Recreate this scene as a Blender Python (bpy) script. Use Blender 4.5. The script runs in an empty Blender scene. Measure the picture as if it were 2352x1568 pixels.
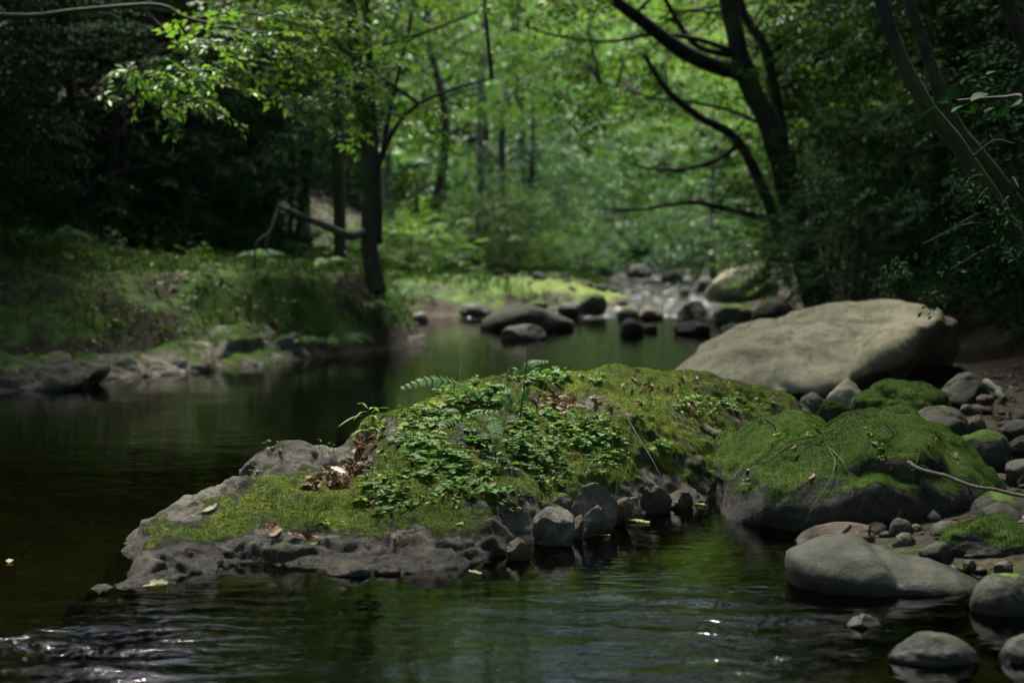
import bpy, bmesh, math, random
import numpy as np
from mathutils import Vector

# ---------------------------------------------------------------- camera, sky, sun, exposure
SC = bpy.context.scene
CAMZ, F, HOR = 0.97, 3267.0, 560.0          # eye height above the pool, focal length and horizon on a 2352 x 1568 picture
PITCH = math.atan((784 - HOR) / F)
cam = bpy.data.cameras.new("camera"); camo = bpy.data.objects.new("camera", cam)
SC.collection.objects.link(camo); SC.camera = camo
camo.location = (0, 0, CAMZ); camo.rotation_euler = (math.pi / 2 - PITCH, 0, 0)
cam.lens = 50.0; cam.sensor_width = 36.0; cam.clip_start = 0.05; cam.clip_end = 600
cam.dof.use_dof = True; cam.dof.focus_distance = 4.95; cam.dof.aperture_fstop = 2.3; cam.dof.aperture_blades = 0

SUN_EL, SUN_AZ = math.radians(64), math.radians(-18)      # azimuth from +Y towards +X
wd = bpy.data.worlds.new("World"); SC.world = wd; wd.use_nodes = True
nt = wd.node_tree; bg = nt.nodes["Background"]
sky = nt.nodes.new("ShaderNodeTexSky"); sky.sky_type = 'NISHITA'; sky.sun_disc = False
sky.sun_elevation = SUN_EL; sky.sun_rotation = SUN_AZ; sky.air_density = 1.0; sky.dust_density = 2.5; sky.ozone_density = 1.0
nt.links.new(sky.outputs[0], bg.inputs[0]); bg.inputs[1].default_value = 0.145
sl = bpy.data.lights.new("sun", 'SUN'); sl.energy = 5.0; sl.angle = math.radians(13); sl.color = (1.0, 0.95, 0.84)
so = bpy.data.objects.new("sun", sl); SC.collection.objects.link(so)
sd = Vector((math.sin(SUN_AZ) * math.cos(SUN_EL), math.cos(SUN_AZ) * math.cos(SUN_EL), math.sin(SUN_EL)))
so.rotation_euler = sd.to_track_quat('Z', 'Y').to_euler(); so.location = (0, 0, 30)

SC.view_settings.view_transform = 'Standard'; SC.view_settings.look = 'None'
SC.view_settings.exposure = 1.55; SC.view_settings.gamma = 1.0; SC.view_settings.use_curve_mapping = False
SC.render.engine = 'CYCLES'
cy = SC.cycles
cy.max_bounces = 10; cy.diffuse_bounces = 5; cy.glossy_bounces = 3; cy.transmission_bounces = 6; cy.transparent_max_bounces = 12
cy.caustics_reflective = False; cy.caustics_refractive = False; cy.sample_clamp_indirect = 4.0
cy.use_denoising = True; cy.use_adaptive_sampling = True; cy.adaptive_threshold = 0.01

# ---------------------------------------------------------------- helpers
RNG = np.random.default_rng(11)
cp, sp = math.cos(PITCH), math.sin(PITCH)
def ray(x, y):
    dx, dy = (x - 1176) / F, -(y - 784) / F
    return np.array([dx, cp + sp * dy, -sp + cp * dy])
def W(x, y, D):                              # the point seen at (x, y), D metres away
    r = ray(x, y); return np.array([0, 0, CAMZ]) + r * (D / r[1])
def G(x, y, z=0.0):                          # the point seen at (x, y) lying at height z
    r = ray(x, y); return np.array([0, 0, CAMZ]) + r * ((z - CAMZ) / r[2])

def _h(i, j, k, s):
    n = (i * 374761393 + j * 668265263 + k * 2147483647 + s * 974634541) & 0xffffffff
    n = ((n ^ (n >> 13)) * 1274126177) & 0xffffffff
    n = ((n ^ (n >> 16)) * 2246822519) & 0xffffffff
    return ((n ^ (n >> 15)) & 0xffffff) / float(0xffffff)
def vnoise(P, s=0):                          # value noise, -1..1
    P = np.asarray(P, float); i = np.floor(P).astype(np.int64); f = P - i; u = f * f * f * (f * (f * 6 - 15) + 10)
    r = 0
    for a in (0, 1):
        for b in (0, 1):
            for c in (0, 1):
                w = (u[:, 0] if a else 1 - u[:, 0]) * (u[:, 1] if b else 1 - u[:, 1]) * (u[:, 2] if c else 1 - u[:, 2])
                r = r + w * _h(i[:, 0] + a, i[:, 1] + b, i[:, 2] + c, s)
    return r * 2 - 1
def fbm(P, o=4, s=0, g=0.5):
    P = np.asarray(P, float); r = 0; a = 1.0; t = 0
    for k in range(o):
        r = r + a * vnoise(P * 2 ** k + k * 17.3, s + k); t += a; a *= g
    return r / t
def worley(P, s=0):                          # distances to the nearest and second nearest cell point
    P = np.asarray(P, float); i = np.floor(P).astype(np.int64)
    d1 = np.full(len(P), 9.0); d2 = np.full(len(P), 9.0)
    for a in (-1, 0, 1):
        for b in (-1, 0, 1):
            for c in (-1, 0, 1):
                q = i + np.array([a, b, c])
                o = np.stack([_h(q[:, 0], q[:, 1], q[:, 2], s + m) for m in (1, 2, 3)], 1)
                d = np.linalg.norm(q + o - P, axis=1)
                m = d < d1
                d2 = np.where(m, d1, np.minimum(d2, d)); d1 = np.where(m, d, d1)
    return d1, d2
def crag(P, s=0):                            # broken rock: each cell a tilted facet with its own height, cracks between cells
    P = np.asarray(P, float); i = np.floor(P).astype(np.int64); d1 = np.full(len(P), 9.0); d2 = np.full(len(P), 9.0); h = np.zeros(len(P))
    for a in (-1, 0, 1):
        for b in (-1, 0, 1):
            for c in (-1, 0, 1):
                q = i + np.array([a, b, c]); o = np.stack([_h(q[:, 0], q[:, 1], q[:, 2], s + m) for m in (1, 2, 3)], 1); v = P - q - o
                t = np.stack([_h(q[:, 0], q[:, 1], q[:, 2], s + m) for m in (4, 5, 6)], 1) - .5
                d = np.linalg.norm(v, axis=1); m = d < d1; d2 = np.where(m, d1, np.minimum(d2, d)); d1 = np.where(m, d, d1)
                h = np.where(m, (_h(q[:, 0], q[:, 1], q[:, 2], s + 7) - .5) * .7 + (v * t).sum(1) * 1.7, h)
    e = d2 - d1; return h * sstep(0, .22, e) - .35 * (1 - sstep(0, .13, e))
def craggy(P, f, s=0, an=(1, 2, 2.5)):
    U = P + .07 / f * 2.6 * np.stack([fbm(P * f * 1.5, 3, s + 61), fbm(P * f * 1.5, 3, s + 62), fbm(P * f * 1.5, 3, s + 63)], 1)
    R3 = np.array([[.86, -.5, 0], [.5, .82, .28], [-.14, -.24, .96]]); U = U @ R3.T * np.array(an) * f
    return .6 * crag(U, s) + .17 * crag(U * 2.3 + 7, s + 20) + .07 * crag(U * 5.1 + 3, s + 40) + .2 * fbm(U * 2, 4, s + 50)
def sstep(a, b, x):
    t = np.clip((x - a) / (b - a), 0, 1); return t * t * (3 - 2 * t)
def nrm(v):
    return v / np.maximum(np.linalg.norm(v, axis=-1, keepdims=True), 1e-9)

class Geo:                                   # collects vertices, faces and a per-vertex 'var'
    def __init__(s): s.V = []; s.F = []; s.A = []; s.n = 0
    def add(s, V, F, var=0.5):
        V = np.asarray(V, float); s.V.append(V); s.F.append(np.asarray(F, np.int64) + s.n)
        s.A.append(np.full(len(V), var) if np.isscalar(var) else np.asarray(var, float)); s.n += len(V)
    def arrays(s): return np.concatenate(s.V), s.F, np.concatenate(s.A)

def make_mesh(name, V, Fs, mat, attrs=None, smooth=True):
    if isinstance(Fs, np.ndarray): Fs = [Fs]
    me = bpy.data.meshes.new(name)
    me.vertices.add(len(V)); me.vertices.foreach_set("co", np.asarray(V, np.float32).ravel())
    idx = np.concatenate([f.ravel() for f in Fs]); tot = np.concatenate([np.full(len(f), f.shape[1]) for f in Fs])
    st = np.concatenate([[0], np.cumsum(tot)[:-1]])
    me.loops.add(len(idx)); me.loops.foreach_set("vertex_index", idx.astype(np.int32))
    me.polygons.add(len(tot)); me.polygons.foreach_set("loop_start", st.astype(np.int32)); me.polygons.foreach_set("loop_total", tot.astype(np.int32))
    if smooth: me.polygons.foreach_set("use_smooth", np.ones(len(tot), bool))
    for k, a in (attrs or {}).items():
        at = me.attributes.new(k, 'FLOAT', 'POINT'); at.data.foreach_set("value", np.asarray(a, np.float32))
    me.materials.append(mat); me.update(calc_edges=True)
    return me
def link(name, data, parent=None, loc=None):
    o = bpy.data.objects.new(name, data); SC.collection.objects.link(o)
    if parent is not None: o.parent = parent
    if loc is not None: o.location = loc
    return o
def build(name, geo, mat, parent=None, loc=None, origin=None, smooth=True):
    V, Fs, A = geo.arrays()
    if origin is not None: V = V - np.asarray(origin)
    return link(name, make_mesh(name, V, Fs, mat, {"var": A}, smooth), parent, loc if loc is not None else (origin if origin is not None else None))
def tag(o, label=None, cat=None, group=None, kind=None):
    if label: o["label"] = label
    if cat: o["category"] = cat
    if group: o["group"] = group
    if kind: o["kind"] = kind
    return o
def thing(name, label, cat, loc=(0, 0, 0), group=None, rz=0.0):
    o = bpy.data.objects.new(name, None); SC.collection.objects.link(o); o.location = loc; o.rotation_euler[2] = rz
    o.empty_display_size = 0.1
    return tag(o, label, cat, group)
def dup(root, loc, rz=0.0, scale=None, label=None, group=None):
    r = root.copy(); SC.collection.objects.link(r); r.location = loc; r.rotation_euler[2] = rz
    if scale is not None: r.scale = scale
    if label: r["label"] = label
    if group: r["group"] = group
    for ch in list(root.children):
        c = ch.copy(); SC.collection.objects.link(c); c.parent = r
    return r

def spline(pts, n):                          # Catmull-Rom through the points
    P = np.asarray(pts, float); P = np.vstack([2 * P[0] - P[1], P, 2 * P[-1] - P[-2]]); m = len(P) - 3
    t = np.linspace(0, m, n); k = np.minimum(t.astype(int), m - 1); u = (t - k)[:, None]
    a, b, c, d = P[k], P[k + 1], P[k + 2], P[k + 3]
    return 0.5 * (2 * b + (c - a) * u + (2 * a - 5 * b + 4 * c - d) * u ** 2 + (3 * b - a - 3 * c + d) * u ** 3)
def tube(path, r0, r1, sides=8, rough=0.0, power=1.0, seed=0):
    P = np.asarray(path, float); n = len(P); T = nrm(np.gradient(P, axis=0))
    ref = np.array([0.13, 0.97, 0.2]) if abs(T[:, 1]).mean() < 0.8 else np.array([1.0, 0.1, 0])
    A = nrm(np.cross(T, ref)); B = np.cross(T, A)
    R = r0 + (r1 - r0) * np.linspace(0, 1, n) ** power
    an = np.linspace(0, 2 * np.pi, sides, endpoint=False)
    V = P[:, None, :] + R[:, None, None] * (np.cos(an)[None, :, None] * A[:, None, :] + np.sin(an)[None, :, None] * B[:, None, :])
    V = V.reshape(-1, 3)
    if rough:
        c = np.repeat(P, sides, 0); k = 1 + rough * fbm(V / max(r0, 1e-3) * 0.7, 3, seed); V = c + (V - c) * k[:, None]
    i = np.arange(n - 1)[:, None] * sides; j = np.arange(sides)[None, :]; j2 = (j + 1) % sides
    Fq = np.stack([i + j, i + j2, i + sides + j2, i + sides + j], -1).reshape(-1, 4)
    return V, Fq
def leaves(pos, d, n, L, Wd, fold=0.18, droop=0.12):          # one folded rhombus per leaf
    N = len(pos); d = nrm(d); s = nrm(np.cross(n, d)); n = np.cross(d, s)
    L = np.broadcast_to(np.asarray(L, float), (N,))[:, None]; Wd = np.broadcast_to(np.asarray(Wd, float), (N,))[:, None]
    v = np.stack([pos, pos + d * L * .42 + s * Wd * .5 + n * fold * Wd, pos + d * L - n * droop * L, pos + d * L * .42 - s * Wd * .5 + n * fold * Wd], 1)
    b = np.arange(N)[:, None] * 4
    return v.reshape(-1, 3), np.concatenate([b + [0, 1, 2], b + [0, 2, 3]], 0)
def leaves_fine(pos, d, n, L, Wd, fold=0.12, droop=0.15):     # nearer leaves: an oval blade of six faces
    N = len(pos); d = nrm(d); s = nrm(np.cross(n, d)); n = np.cross(d, s)
    L = np.broadcast_to(np.asarray(L, float), (N,))[:, None]; Wd = np.broadcast_to(np.asarray(Wd, float), (N,))[:, None]
    rows = [pos]
    for t, w in ((.22, .8), (.5, 1.0), (.78, .62)):
        c = pos + d * L * t - n * L * droop * t * t
        rows += [c + s * Wd * .5 * w + n * fold * Wd * w, c, c - s * Wd * .5 * w + n * fold * Wd * w]
    rows.append(pos + d * L - n * L * droop)
    v = np.stack(rows, 1); b = np.arange(N)[:, None] * 11; f = []
    for q in ((0, 1, 2), (0, 2, 3), (7, 10, 8), (8, 10, 9)): f.append(b + list(q))
    g = []
    for q in ((1, 4, 5, 2), (2, 5, 6, 3), (4, 7, 8, 5), (5, 8, 9, 6)): g.append(b + list(q))
    return v.reshape(-1, 3), np.concatenate(f), np.concatenate(g)
def add_fine(g, pos, d, n, L, Wd, var, **k):
    v, f, q = leaves_fine(pos, d, n, L, Wd, **k); va = np.repeat(var, 11)
    m = g.n; g.add(v, f, va); g.F.append(q + m)
ICO = {}
def ico(k):
    if k not in ICO:
        bm = bmesh.new(); bmesh.ops.create_icosphere(bm, subdivisions=k, radius=1.0)
        bm.verts.ensure_lookup_table()
        ICO[k] = (np.array([v.co[:] for v in bm.verts]), np.array([[v.index for v in f.verts] for f in bm.faces])); bm.free()
    return ICO[k]
def vnormals(V, T):
    n = np.cross(V[T[:, 1]] - V[T[:, 0]], V[T[:, 2]] - V[T[:, 0]]); N = np.zeros_like(V)
    for k in range(3): np.add.at(N, T[:, k], n)
    return nrm(N)
def scatter(V, T, w, count, rng):            # random points on triangles, weighted by vertex mask
    a, b, c = V[T[:, 0]], V[T[:, 1]], V[T[:, 2]]
    n = np.cross(b - a, c - a); ar = np.linalg.norm(n, axis=1) * w[T].mean(1)
    if ar.sum() <= 0: return np.zeros((0, 3)), np.zeros((0, 3))
    k = rng.choice(len(T), count, p=ar / ar.sum()); u, v = rng.random(count), rng.random(count)
    m = u + v > 1; u[m], v[m] = 1 - u[m], 1 - v[m]
    return a[k] + (b[k] - a[k]) * u[:, None] + (c[k] - a[k]) * v[:, None], nrm(n[k])

# ---------------------------------------------------------------- materials
def N_(t, typ, **kw):
    n = t.nodes.new("ShaderNode" + typ)
    for k, v in kw.items():
        if k.startswith("i_"): n.inputs[k[2:].replace("_", " ")].default_value = v
        else: setattr(n, k, v)
    return n
def new_mat(name):
    m = bpy.data.materials.new(name); m.use_nodes = True; t = m.node_tree
    for n in list(t.nodes): t.nodes.remove(n)
    out = t.nodes.new("ShaderNodeOutputMaterial"); return m, t, out
def ramp(t, fac, stops):
    r = t.nodes.new("ShaderNodeValToRGB"); e = r.color_ramp.elements
    while len(e) < len(stops): e.new(0.5)
    for k, (p, c) in enumerate(stops):
        e[k].position = p; e[k].color = (*c, 1) if len(c) == 3 else c
    t.links.new(fac, r.inputs[0]); return r.outputs[0]
def mth(t, op, a, b=None, clamp=False):
    n = t.nodes.new("ShaderNodeMath"); n.operation = op; n.use_clamp = clamp
    for k, x in enumerate((a, b)):
        if x is None: continue
        if isinstance(x, (int, float)): n.inputs[k].default_value = x
        else: t.links.new(x, n.inputs[k])
    return n.outputs[0]
def mixc(t, f, a, b, mode='MIX'):
    n = t.nodes.new("ShaderNodeMix"); n.data_type = 'RGBA'; n.blend_type = mode
    for k, x in ((0, f), (6, a), (7, b)):
        if isinstance(x, (int, float)): n.inputs[k].default_value = x
        elif isinstance(x, tuple): n.inputs[k].default_value = (*x, 1)
        else: t.links.new(x, n.inputs[k])
    return n.outputs[2]
def noise(t, vec, scale, detail=4, rough=0.55, dist=0.0):
    n = N_(t, "TexNoise"); n.inputs["Scale"].default_value = scale; n.inputs["Detail"].default_value = detail
    n.inputs["Roughness"].default_value = rough; n.inputs["Distortion"].default_value = dist
    if vec is not None: t.links.new(vec, n.inputs["Vector"])
    return n.outputs[0]
def attr(t, name):
    n = N_(t, "Attribute", attribute_name=name); return n.outputs["Fac"]

def leaf_mat(name, stops, trans=0.4, rough=0.38, spec=0.5, tcol=None, tint=(.8, 1, .8)):
    m, t, out = new_mat(name); col = ramp(t, attr(t, "var"), stops)
    p = N_(t, "BsdfPrincipled"); p.inputs["Roughness"].default_value = rough; p.inputs["Specular IOR Level"].default_value = spec
    p.inputs["Specular Tint"].default_value = (*tint, 1); t.links.new(col, p.inputs["Base Color"])
    tr = N_(t, "BsdfTranslucent"); t.links.new(mixc(t, 1.0, col, tcol or (1.0, 1.15, 0.35), 'MULTIPLY'), tr.inputs[0])
    mx = N_(t, "MixShader"); mx.inputs[0].default_value = trans
    t.links.new(p.outputs[0], mx.inputs[1]); t.links.new(tr.outputs[0], mx.inputs[2]); t.links.new(mx.outputs[0], out.inputs[0])
    return m
def bark_mat(name, a, b, moss=0.0, scale=14):
    m, t, out = new_mat(name); tc = N_(t, "TexCoord"); mp = N_(t, "Mapping"); mp.inputs["Scale"].default_value = (1, 1, 0.25)
    t.links.new(tc.outputs["Object"], mp.inputs[0]); n = noise(t, mp.outputs[0], scale, 8, 0.65)
    col = ramp(t, n, [(0.3, a), (0.7, b)])
    lf = ramp(t, noise(t, tc.outputs["Object"], 7.0, 5, 0.65), [(0.60, (0, 0, 0)), (0.68, (1, 1, 1))]); col = mixc(t, mth(t, 'MULTIPLY', lf, 0.6), col, tuple(min(.2, x * 2.2 + .02) for x in b))
    if moss:
        n2 = noise(t, tc.outputs["Object"], 2.2, 5); f = ramp(t, n2, [(0.62 - moss * .3, (0, 0, 0)), (0.7 - moss * .2, (1, 1, 1))])
        col = mixc(t, f, col, (0.045, 0.06, 0.014))
    p = N_(t, "BsdfPrincipled"); p.inputs["Roughness"].default_value = 0.85; t.links.new(col, p.inputs["Base Color"])
    bp = N_(t, "Bump"); bp.inputs["Strength"].default_value = 0.7; bp.inputs["Distance"].default_value = 0.02
    t.links.new(n, bp.inputs["Height"]); t.links.new(bp.outputs[0], p.inputs["Normal"]); t.links.new(p.outputs[0], out.inputs[0])
    return m
def moss_color(t, vec, yellow):
    n1 = noise(t, vec, 5.0, 5, 0.6); n2 = noise(t, vec, 60, 4, 0.7)
    a = (0.030, 0.055, 0.009); b = (0.095, 0.14, 0.018); c = (0.24, 0.25, 0.035)
    if not yellow: a, b, c = (0.020, 0.042, 0.007), (0.055, 0.105, 0.014), (0.12, 0.18, 0.024)
    f = mth(t, 'ADD', mth(t, 'MULTIPLY', n1, 0.75), mth(t, 'MULTIPLY', n2, 0.3))
    return ramp(t, f, [(0.3, a), (0.52, b), (0.74, c)]), n2
def rock_mat(name, dark, mid, light, yellow=True, stain=None, bump=1.0, rough=0.75, veins=0.0):
    m, t, out = new_mat(name); tc = N_(t, "TexCoord"); oi = N_(t, "ObjectInfo")
    ad = N_(t, "VectorMath", operation='ADD'); cb = N_(t, "CombineXYZ")
    for k in range(3): t.links.new(mth(t, 'MULTIPLY', oi.outputs["Random"], 9.0 + 7 * k), cb.inputs[k])
    t.links.new(tc.outputs["Object"], ad.inputs[0]); t.links.new(cb.outputs[0], ad.inputs[1]); v = ad.outputs[0]
    n1 = noise(t, v, 3.2, 8, 0.62, 0.6); n2 = noise(t, v, 30, 9, 0.78); n3 = noise(t, v, 9, 5, 0.6, 1.2)
    n4 = noise(t, v, 120, 4, 0.75)
    f = mth(t, 'ADD', mth(t, 'MULTIPLY', n1, 0.45), mth(t, 'ADD', mth(t, 'MULTIPLY', n2, 0.42), mth(t, 'MULTIPLY', n4, 0.2)))
    col = ramp(t, f, [(0.40, dark), (0.54, mid), (0.70, light)])
    alg = ramp(t, noise(t, v, 7.5, 6, 0.7, 0.8), [(0.47, (0, 0, 0)), (0.60, (1, 1, 1))]); col = mixc(t, mth(t, 'MULTIPLY', alg, 0.68), col, (dark[0] * .8, dark[1] * .9, dark[2] * .7))
    lich = ramp(t, noise(t, v, 21, 5, 0.65), [(0.60, (0, 0, 0)), (0.68, (1, 1, 1))]); col = mixc(t, mth(t, 'MULTIPLY', lich, 0.5), col, tuple(x * 1.25 for x in light))
    blot = ramp(t, n3, [(0.56, (0, 0, 0)), (0.66, (1, 1, 1))])
    col = mixc(t, mth(t, 'MULTIPLY', blot, 0.5), col, tuple(x * 1.5 for x in mid))
    if stain:
        s = ramp(t, noise(t, v, 5.5, 5, 0.6), [(0.5, (0, 0, 0)), (0.62, (1, 1, 1))]); col = mixc(t, mth(t, 'MULTIPLY', s, 0.75), col, stain)
    ge = N_(t, "NewGeometry"); sx = N_(t, "SeparateXYZ"); t.links.new(ge.outputs["Position"], sx.inputs[0])
    zz = mth(t, 'ADD', sx.outputs[2], mth(t, 'MULTIPLY', mth(t, 'SUBTRACT', n1, 0.5), 0.12))
    wet = mth(t, 'SUBTRACT', 1.0, ramp_val(t, zz, 0.015, 0.06))           # rock still damp just above the water
    col = mixc(t, mth(t, 'MULTIPLY', wet, 0.62), col, mixc(t, 1.0, col, (0.25, 0.22, 0.17), 'MULTIPLY'))
    mc, mn = moss_color(t, v, yellow)
    mo = ramp_val(t, mth(t, 'ADD', attr(t, "moss"), mth(t, 'MULTIPLY', mth(t, 'SUBTRACT', n2, 0.5), 0.9)), 0.38, 0.62)
    col = mixc(t, mo, col, mc)
    p = N_(t, "BsdfPrincipled"); t.links.new(col, p.inputs["Base Color"])
    rg = mth(t, 'SUBTRACT', rough, mth(t, 'MULTIPLY', wet, 0.28)); rg = mth(t, 'MAXIMUM', rg, mth(t, 'MULTIPLY', mo, 0.95)); t.links.new(rg, p.inputs["Roughness"])
    p.inputs["Specular IOR Level"].default_value = 0.3
    b1 = N_(t, "Bump"); b1.inputs["Strength"].default_value = min(1, 0.8 * bump); b1.inputs["Distance"].default_value = 0.03
    hh = mth(t, 'ADD', mth(t, 'ADD', mth(t, 'MULTIPLY', n3, 0.7), mth(t, 'MULTIPLY', n2, 0.9)), mth(t, 'MULTIPLY', n4, .3)); t.links.new(hh, b1.inputs["Height"])
    b2 = N_(t, "Bump"); b2.inputs["Strength"].default_value = 0.6; b2.inputs["Distance"].default_value = 0.012
    t.links.new(mth(t, 'MULTIPLY', mo, noise(t, v, 110, 3, 0.7)), b2.inputs["Height"]); t.links.new(b1.outputs[0], b2.inputs["Normal"])
    t.links.new(b2.outputs[0], p.inputs["Normal"]); t.links.new(p.outputs[0], out.inputs[0])
    return m
def ramp_val(t, x, lo, hi):
    n = N_(t, "MapRange"); n.interpolation_type = 'SMOOTHSTEP'; n.inputs[1].default_value = lo; n.inputs[2].default_value = hi
    t.links.new(x, n.inputs[0]); return n.outputs[0]

M = {}
M['rock'] = rock_mat("grey_rock", (0.03, 0.027, 0.022), (0.115, 0.105, 0.083), (0.26, 0.242, 0.195))
M['rock_green'] = rock_mat("green_mossed_rock", (0.024, 0.022, 0.017), (0.065, 0.06, 0.047), (0.13, 0.12, 0.095), yellow=False)
M['pale'] = rock_mat("pale_sandstone", (0.14, 0.128, 0.085), (0.255, 0.238, 0.162), (0.34, 0.32, 0.225), bump=0.6, rough=0.85)
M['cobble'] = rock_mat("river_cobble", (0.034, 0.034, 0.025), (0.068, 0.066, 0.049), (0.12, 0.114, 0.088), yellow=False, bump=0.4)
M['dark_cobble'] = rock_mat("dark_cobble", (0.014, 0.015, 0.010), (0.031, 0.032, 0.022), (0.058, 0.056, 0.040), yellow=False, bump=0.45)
M['shore'] = rock_mat("pale_wet_stone", (0.07, 0.062, 0.048), (0.20, 0.182, 0.145), (0.34, 0.31, 0.25), yellow=False, stain=(0.11, 0.065, 0.03), bump=0.8, rough=0.55)
M['rust'] = rock_mat("rusty_brown_stone", (0.03, 0.022, 0.014), (0.075, 0.05, 0.028), (0.15, 0.10, 0.06), yellow=False, bump=0.6, rough=0.5)
M['leaf_bright'] = leaf_mat("bright_leaf", [(0.0, (0.04, 0.085, 0.016)), (0.5, (0.125, 0.225, 0.055)), (0.9, (0.20, 0.30, 0.075)), (1.0, (0.28, 0.24, 0.045))], 0.55, rough=0.40, spec=0.28, tcol=(1.0, 1.15, .45))
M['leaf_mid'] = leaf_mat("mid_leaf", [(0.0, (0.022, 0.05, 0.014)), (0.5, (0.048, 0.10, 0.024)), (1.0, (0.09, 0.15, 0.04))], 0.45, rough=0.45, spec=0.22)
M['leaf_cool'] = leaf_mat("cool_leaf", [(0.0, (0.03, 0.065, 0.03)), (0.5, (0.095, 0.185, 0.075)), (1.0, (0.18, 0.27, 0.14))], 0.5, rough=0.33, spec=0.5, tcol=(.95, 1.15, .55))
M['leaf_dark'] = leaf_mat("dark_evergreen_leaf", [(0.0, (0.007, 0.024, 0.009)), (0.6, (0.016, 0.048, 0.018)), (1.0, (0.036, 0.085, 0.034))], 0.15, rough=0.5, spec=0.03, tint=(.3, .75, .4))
M['plant'] = leaf_mat("young_plant_leaf", [(0.0, (0.06, 0.13, 0.035)), (0.5, (0.13, 0.26, 0.075)), (0.85, (0.20, 0.34, 0.12)), (1.0, (0.26, 0.33, 0.07))], 0.35, rough=0.62, spec=0.25)
M['fern'] = leaf_mat("fern_leaf", [(0.0, (0.08, 0.19, 0.06)), (1.0, (0.16, 0.31, 0.11))], 0.45, rough=0.5, spec=0.3)
M['grass'] = leaf_mat("grass_blade", [(0.0, (0.035, 0.08, 0.015)), (0.7, (0.08, 0.15, 0.03)), (0.85, (0.13, 0.19, 0.05)), (1.0, (0.30, 0.26, 0.14))], 0.35, rough=0.5)
M['moss'] = leaf_mat("moss_tip", [(0.0, (0.075, 0.055, 0.02)), (0.14, (0.035, 0.055, 0.009)), (0.5, (0.10, 0.145, 0.018)), (1.0, (0.25, 0.26, 0.036))], 0.3, rough=0.85, spec=0.15)
M['moss_green'] = leaf_mat("green_moss_tip", [(0.0, (0.05, 0.04, 0.014)), (0.14, (0.02, 0.04, 0.007)), (0.5, (0.055, 0.11, 0.014)), (1.0, (0.13, 0.19, 0.026))], 0.3, rough=0.85, spec=0.15)
M['dead'] = leaf_mat("dead_leaf", [(0.0, (0.05, 0.024, 0.012)), (0.5, (0.15, 0.075, 0.04)), (1.0, (0.26, 0.15, 0.085))], 0.15, rough=0.6, tcol=(1, .8, .6))
M['pale_leaf'] = leaf_mat("pale_fallen_leaf", [(0.0, (0.20, 0.22, 0.09)), (1.0, (0.30, 0.29, 0.15))], 0.2, rough=0.6, tcol=(1, 1, .7))
M['white_leaf'] = leaf_mat("white_fallen_leaf", [(0.0, (0.6, 0.58, 0.56)), (1.0, (0.7, 0.68, 0.66))], 0.1, rough=0.7, tcol=(1, 1, 1))
M['bark'] = bark_mat("mossy_bark", (0.022, 0.019, 0.014), (0.075, 0.068, 0.052), 0.5)
M['bark_dark'] = bark_mat("dark_bark", (0.012, 0.011, 0.009), (0.04, 0.036, 0.028), 0.25)
M['bark_pale'] = bark_mat("pale_bark", (0.07, 0.065, 0.05), (0.19, 0.18, 0.145), 0.15)
M['twig'] = bark_mat("twig_bark", (0.05, 0.042, 0.03), (0.14, 0.12, 0.09), 0.0, 40)
M['stem'] = bark_mat("black_stem", (0.012, 0.009, 0.007), (0.03, 0.022, 0.016), 0.0, 40)
# ---------------------------------------------------------------- ground, stream bed and water
XL = np.array([(-14, -3.0), (3, -3.3), (7, -3.5), (9.2, -3.35), (10.1, -3.0), (10.6, -2.5), (12, -1.66), (13.2, -0.98), (14.5, -0.9), (15.5, -1.0), (18.0, -1.3), (18.7, -0.7), (19.6, 0.5), (20.6, 1.5), (24, 1.9), (30, 2.0), (38, 2.4), (50, 1.6), (120, 0)])
XR = np.array([(-14, 1.9), (1, 1.7), (3, 1.6), (3.7, 1.5), (3.9, 1.45), (4.1, 1.36), (4.4, 1.22), (4.8, 1.1), (5.3, 1.0), (6, 1.1), (7, 1.5), (9.5, 1.9), (12, 2.3), (16.7, 2.5), (18.5, 3.2), (22, 3.5), (30, 3.7), (38, 3.7), (50, 3.0), (120, 2)])
HB = np.array([(-14, .4), (9, .22), (10.3, .36), (12, .64), (14, .66), (15.4, .44), (17.5, .16), (24, .12), (34, .3), (60, .6)])
WL = np.array([(-20, 0), (18.2, 0), (19.2, 0.03), (21, 0.09), (24, 0.15), (30, 0.24), (40, 0.5), (60, 1.2), (120, 4)])   # water level upstream
def wlev(Y): return np.interp(Y, WL[:, 0], WL[:, 1])
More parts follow.
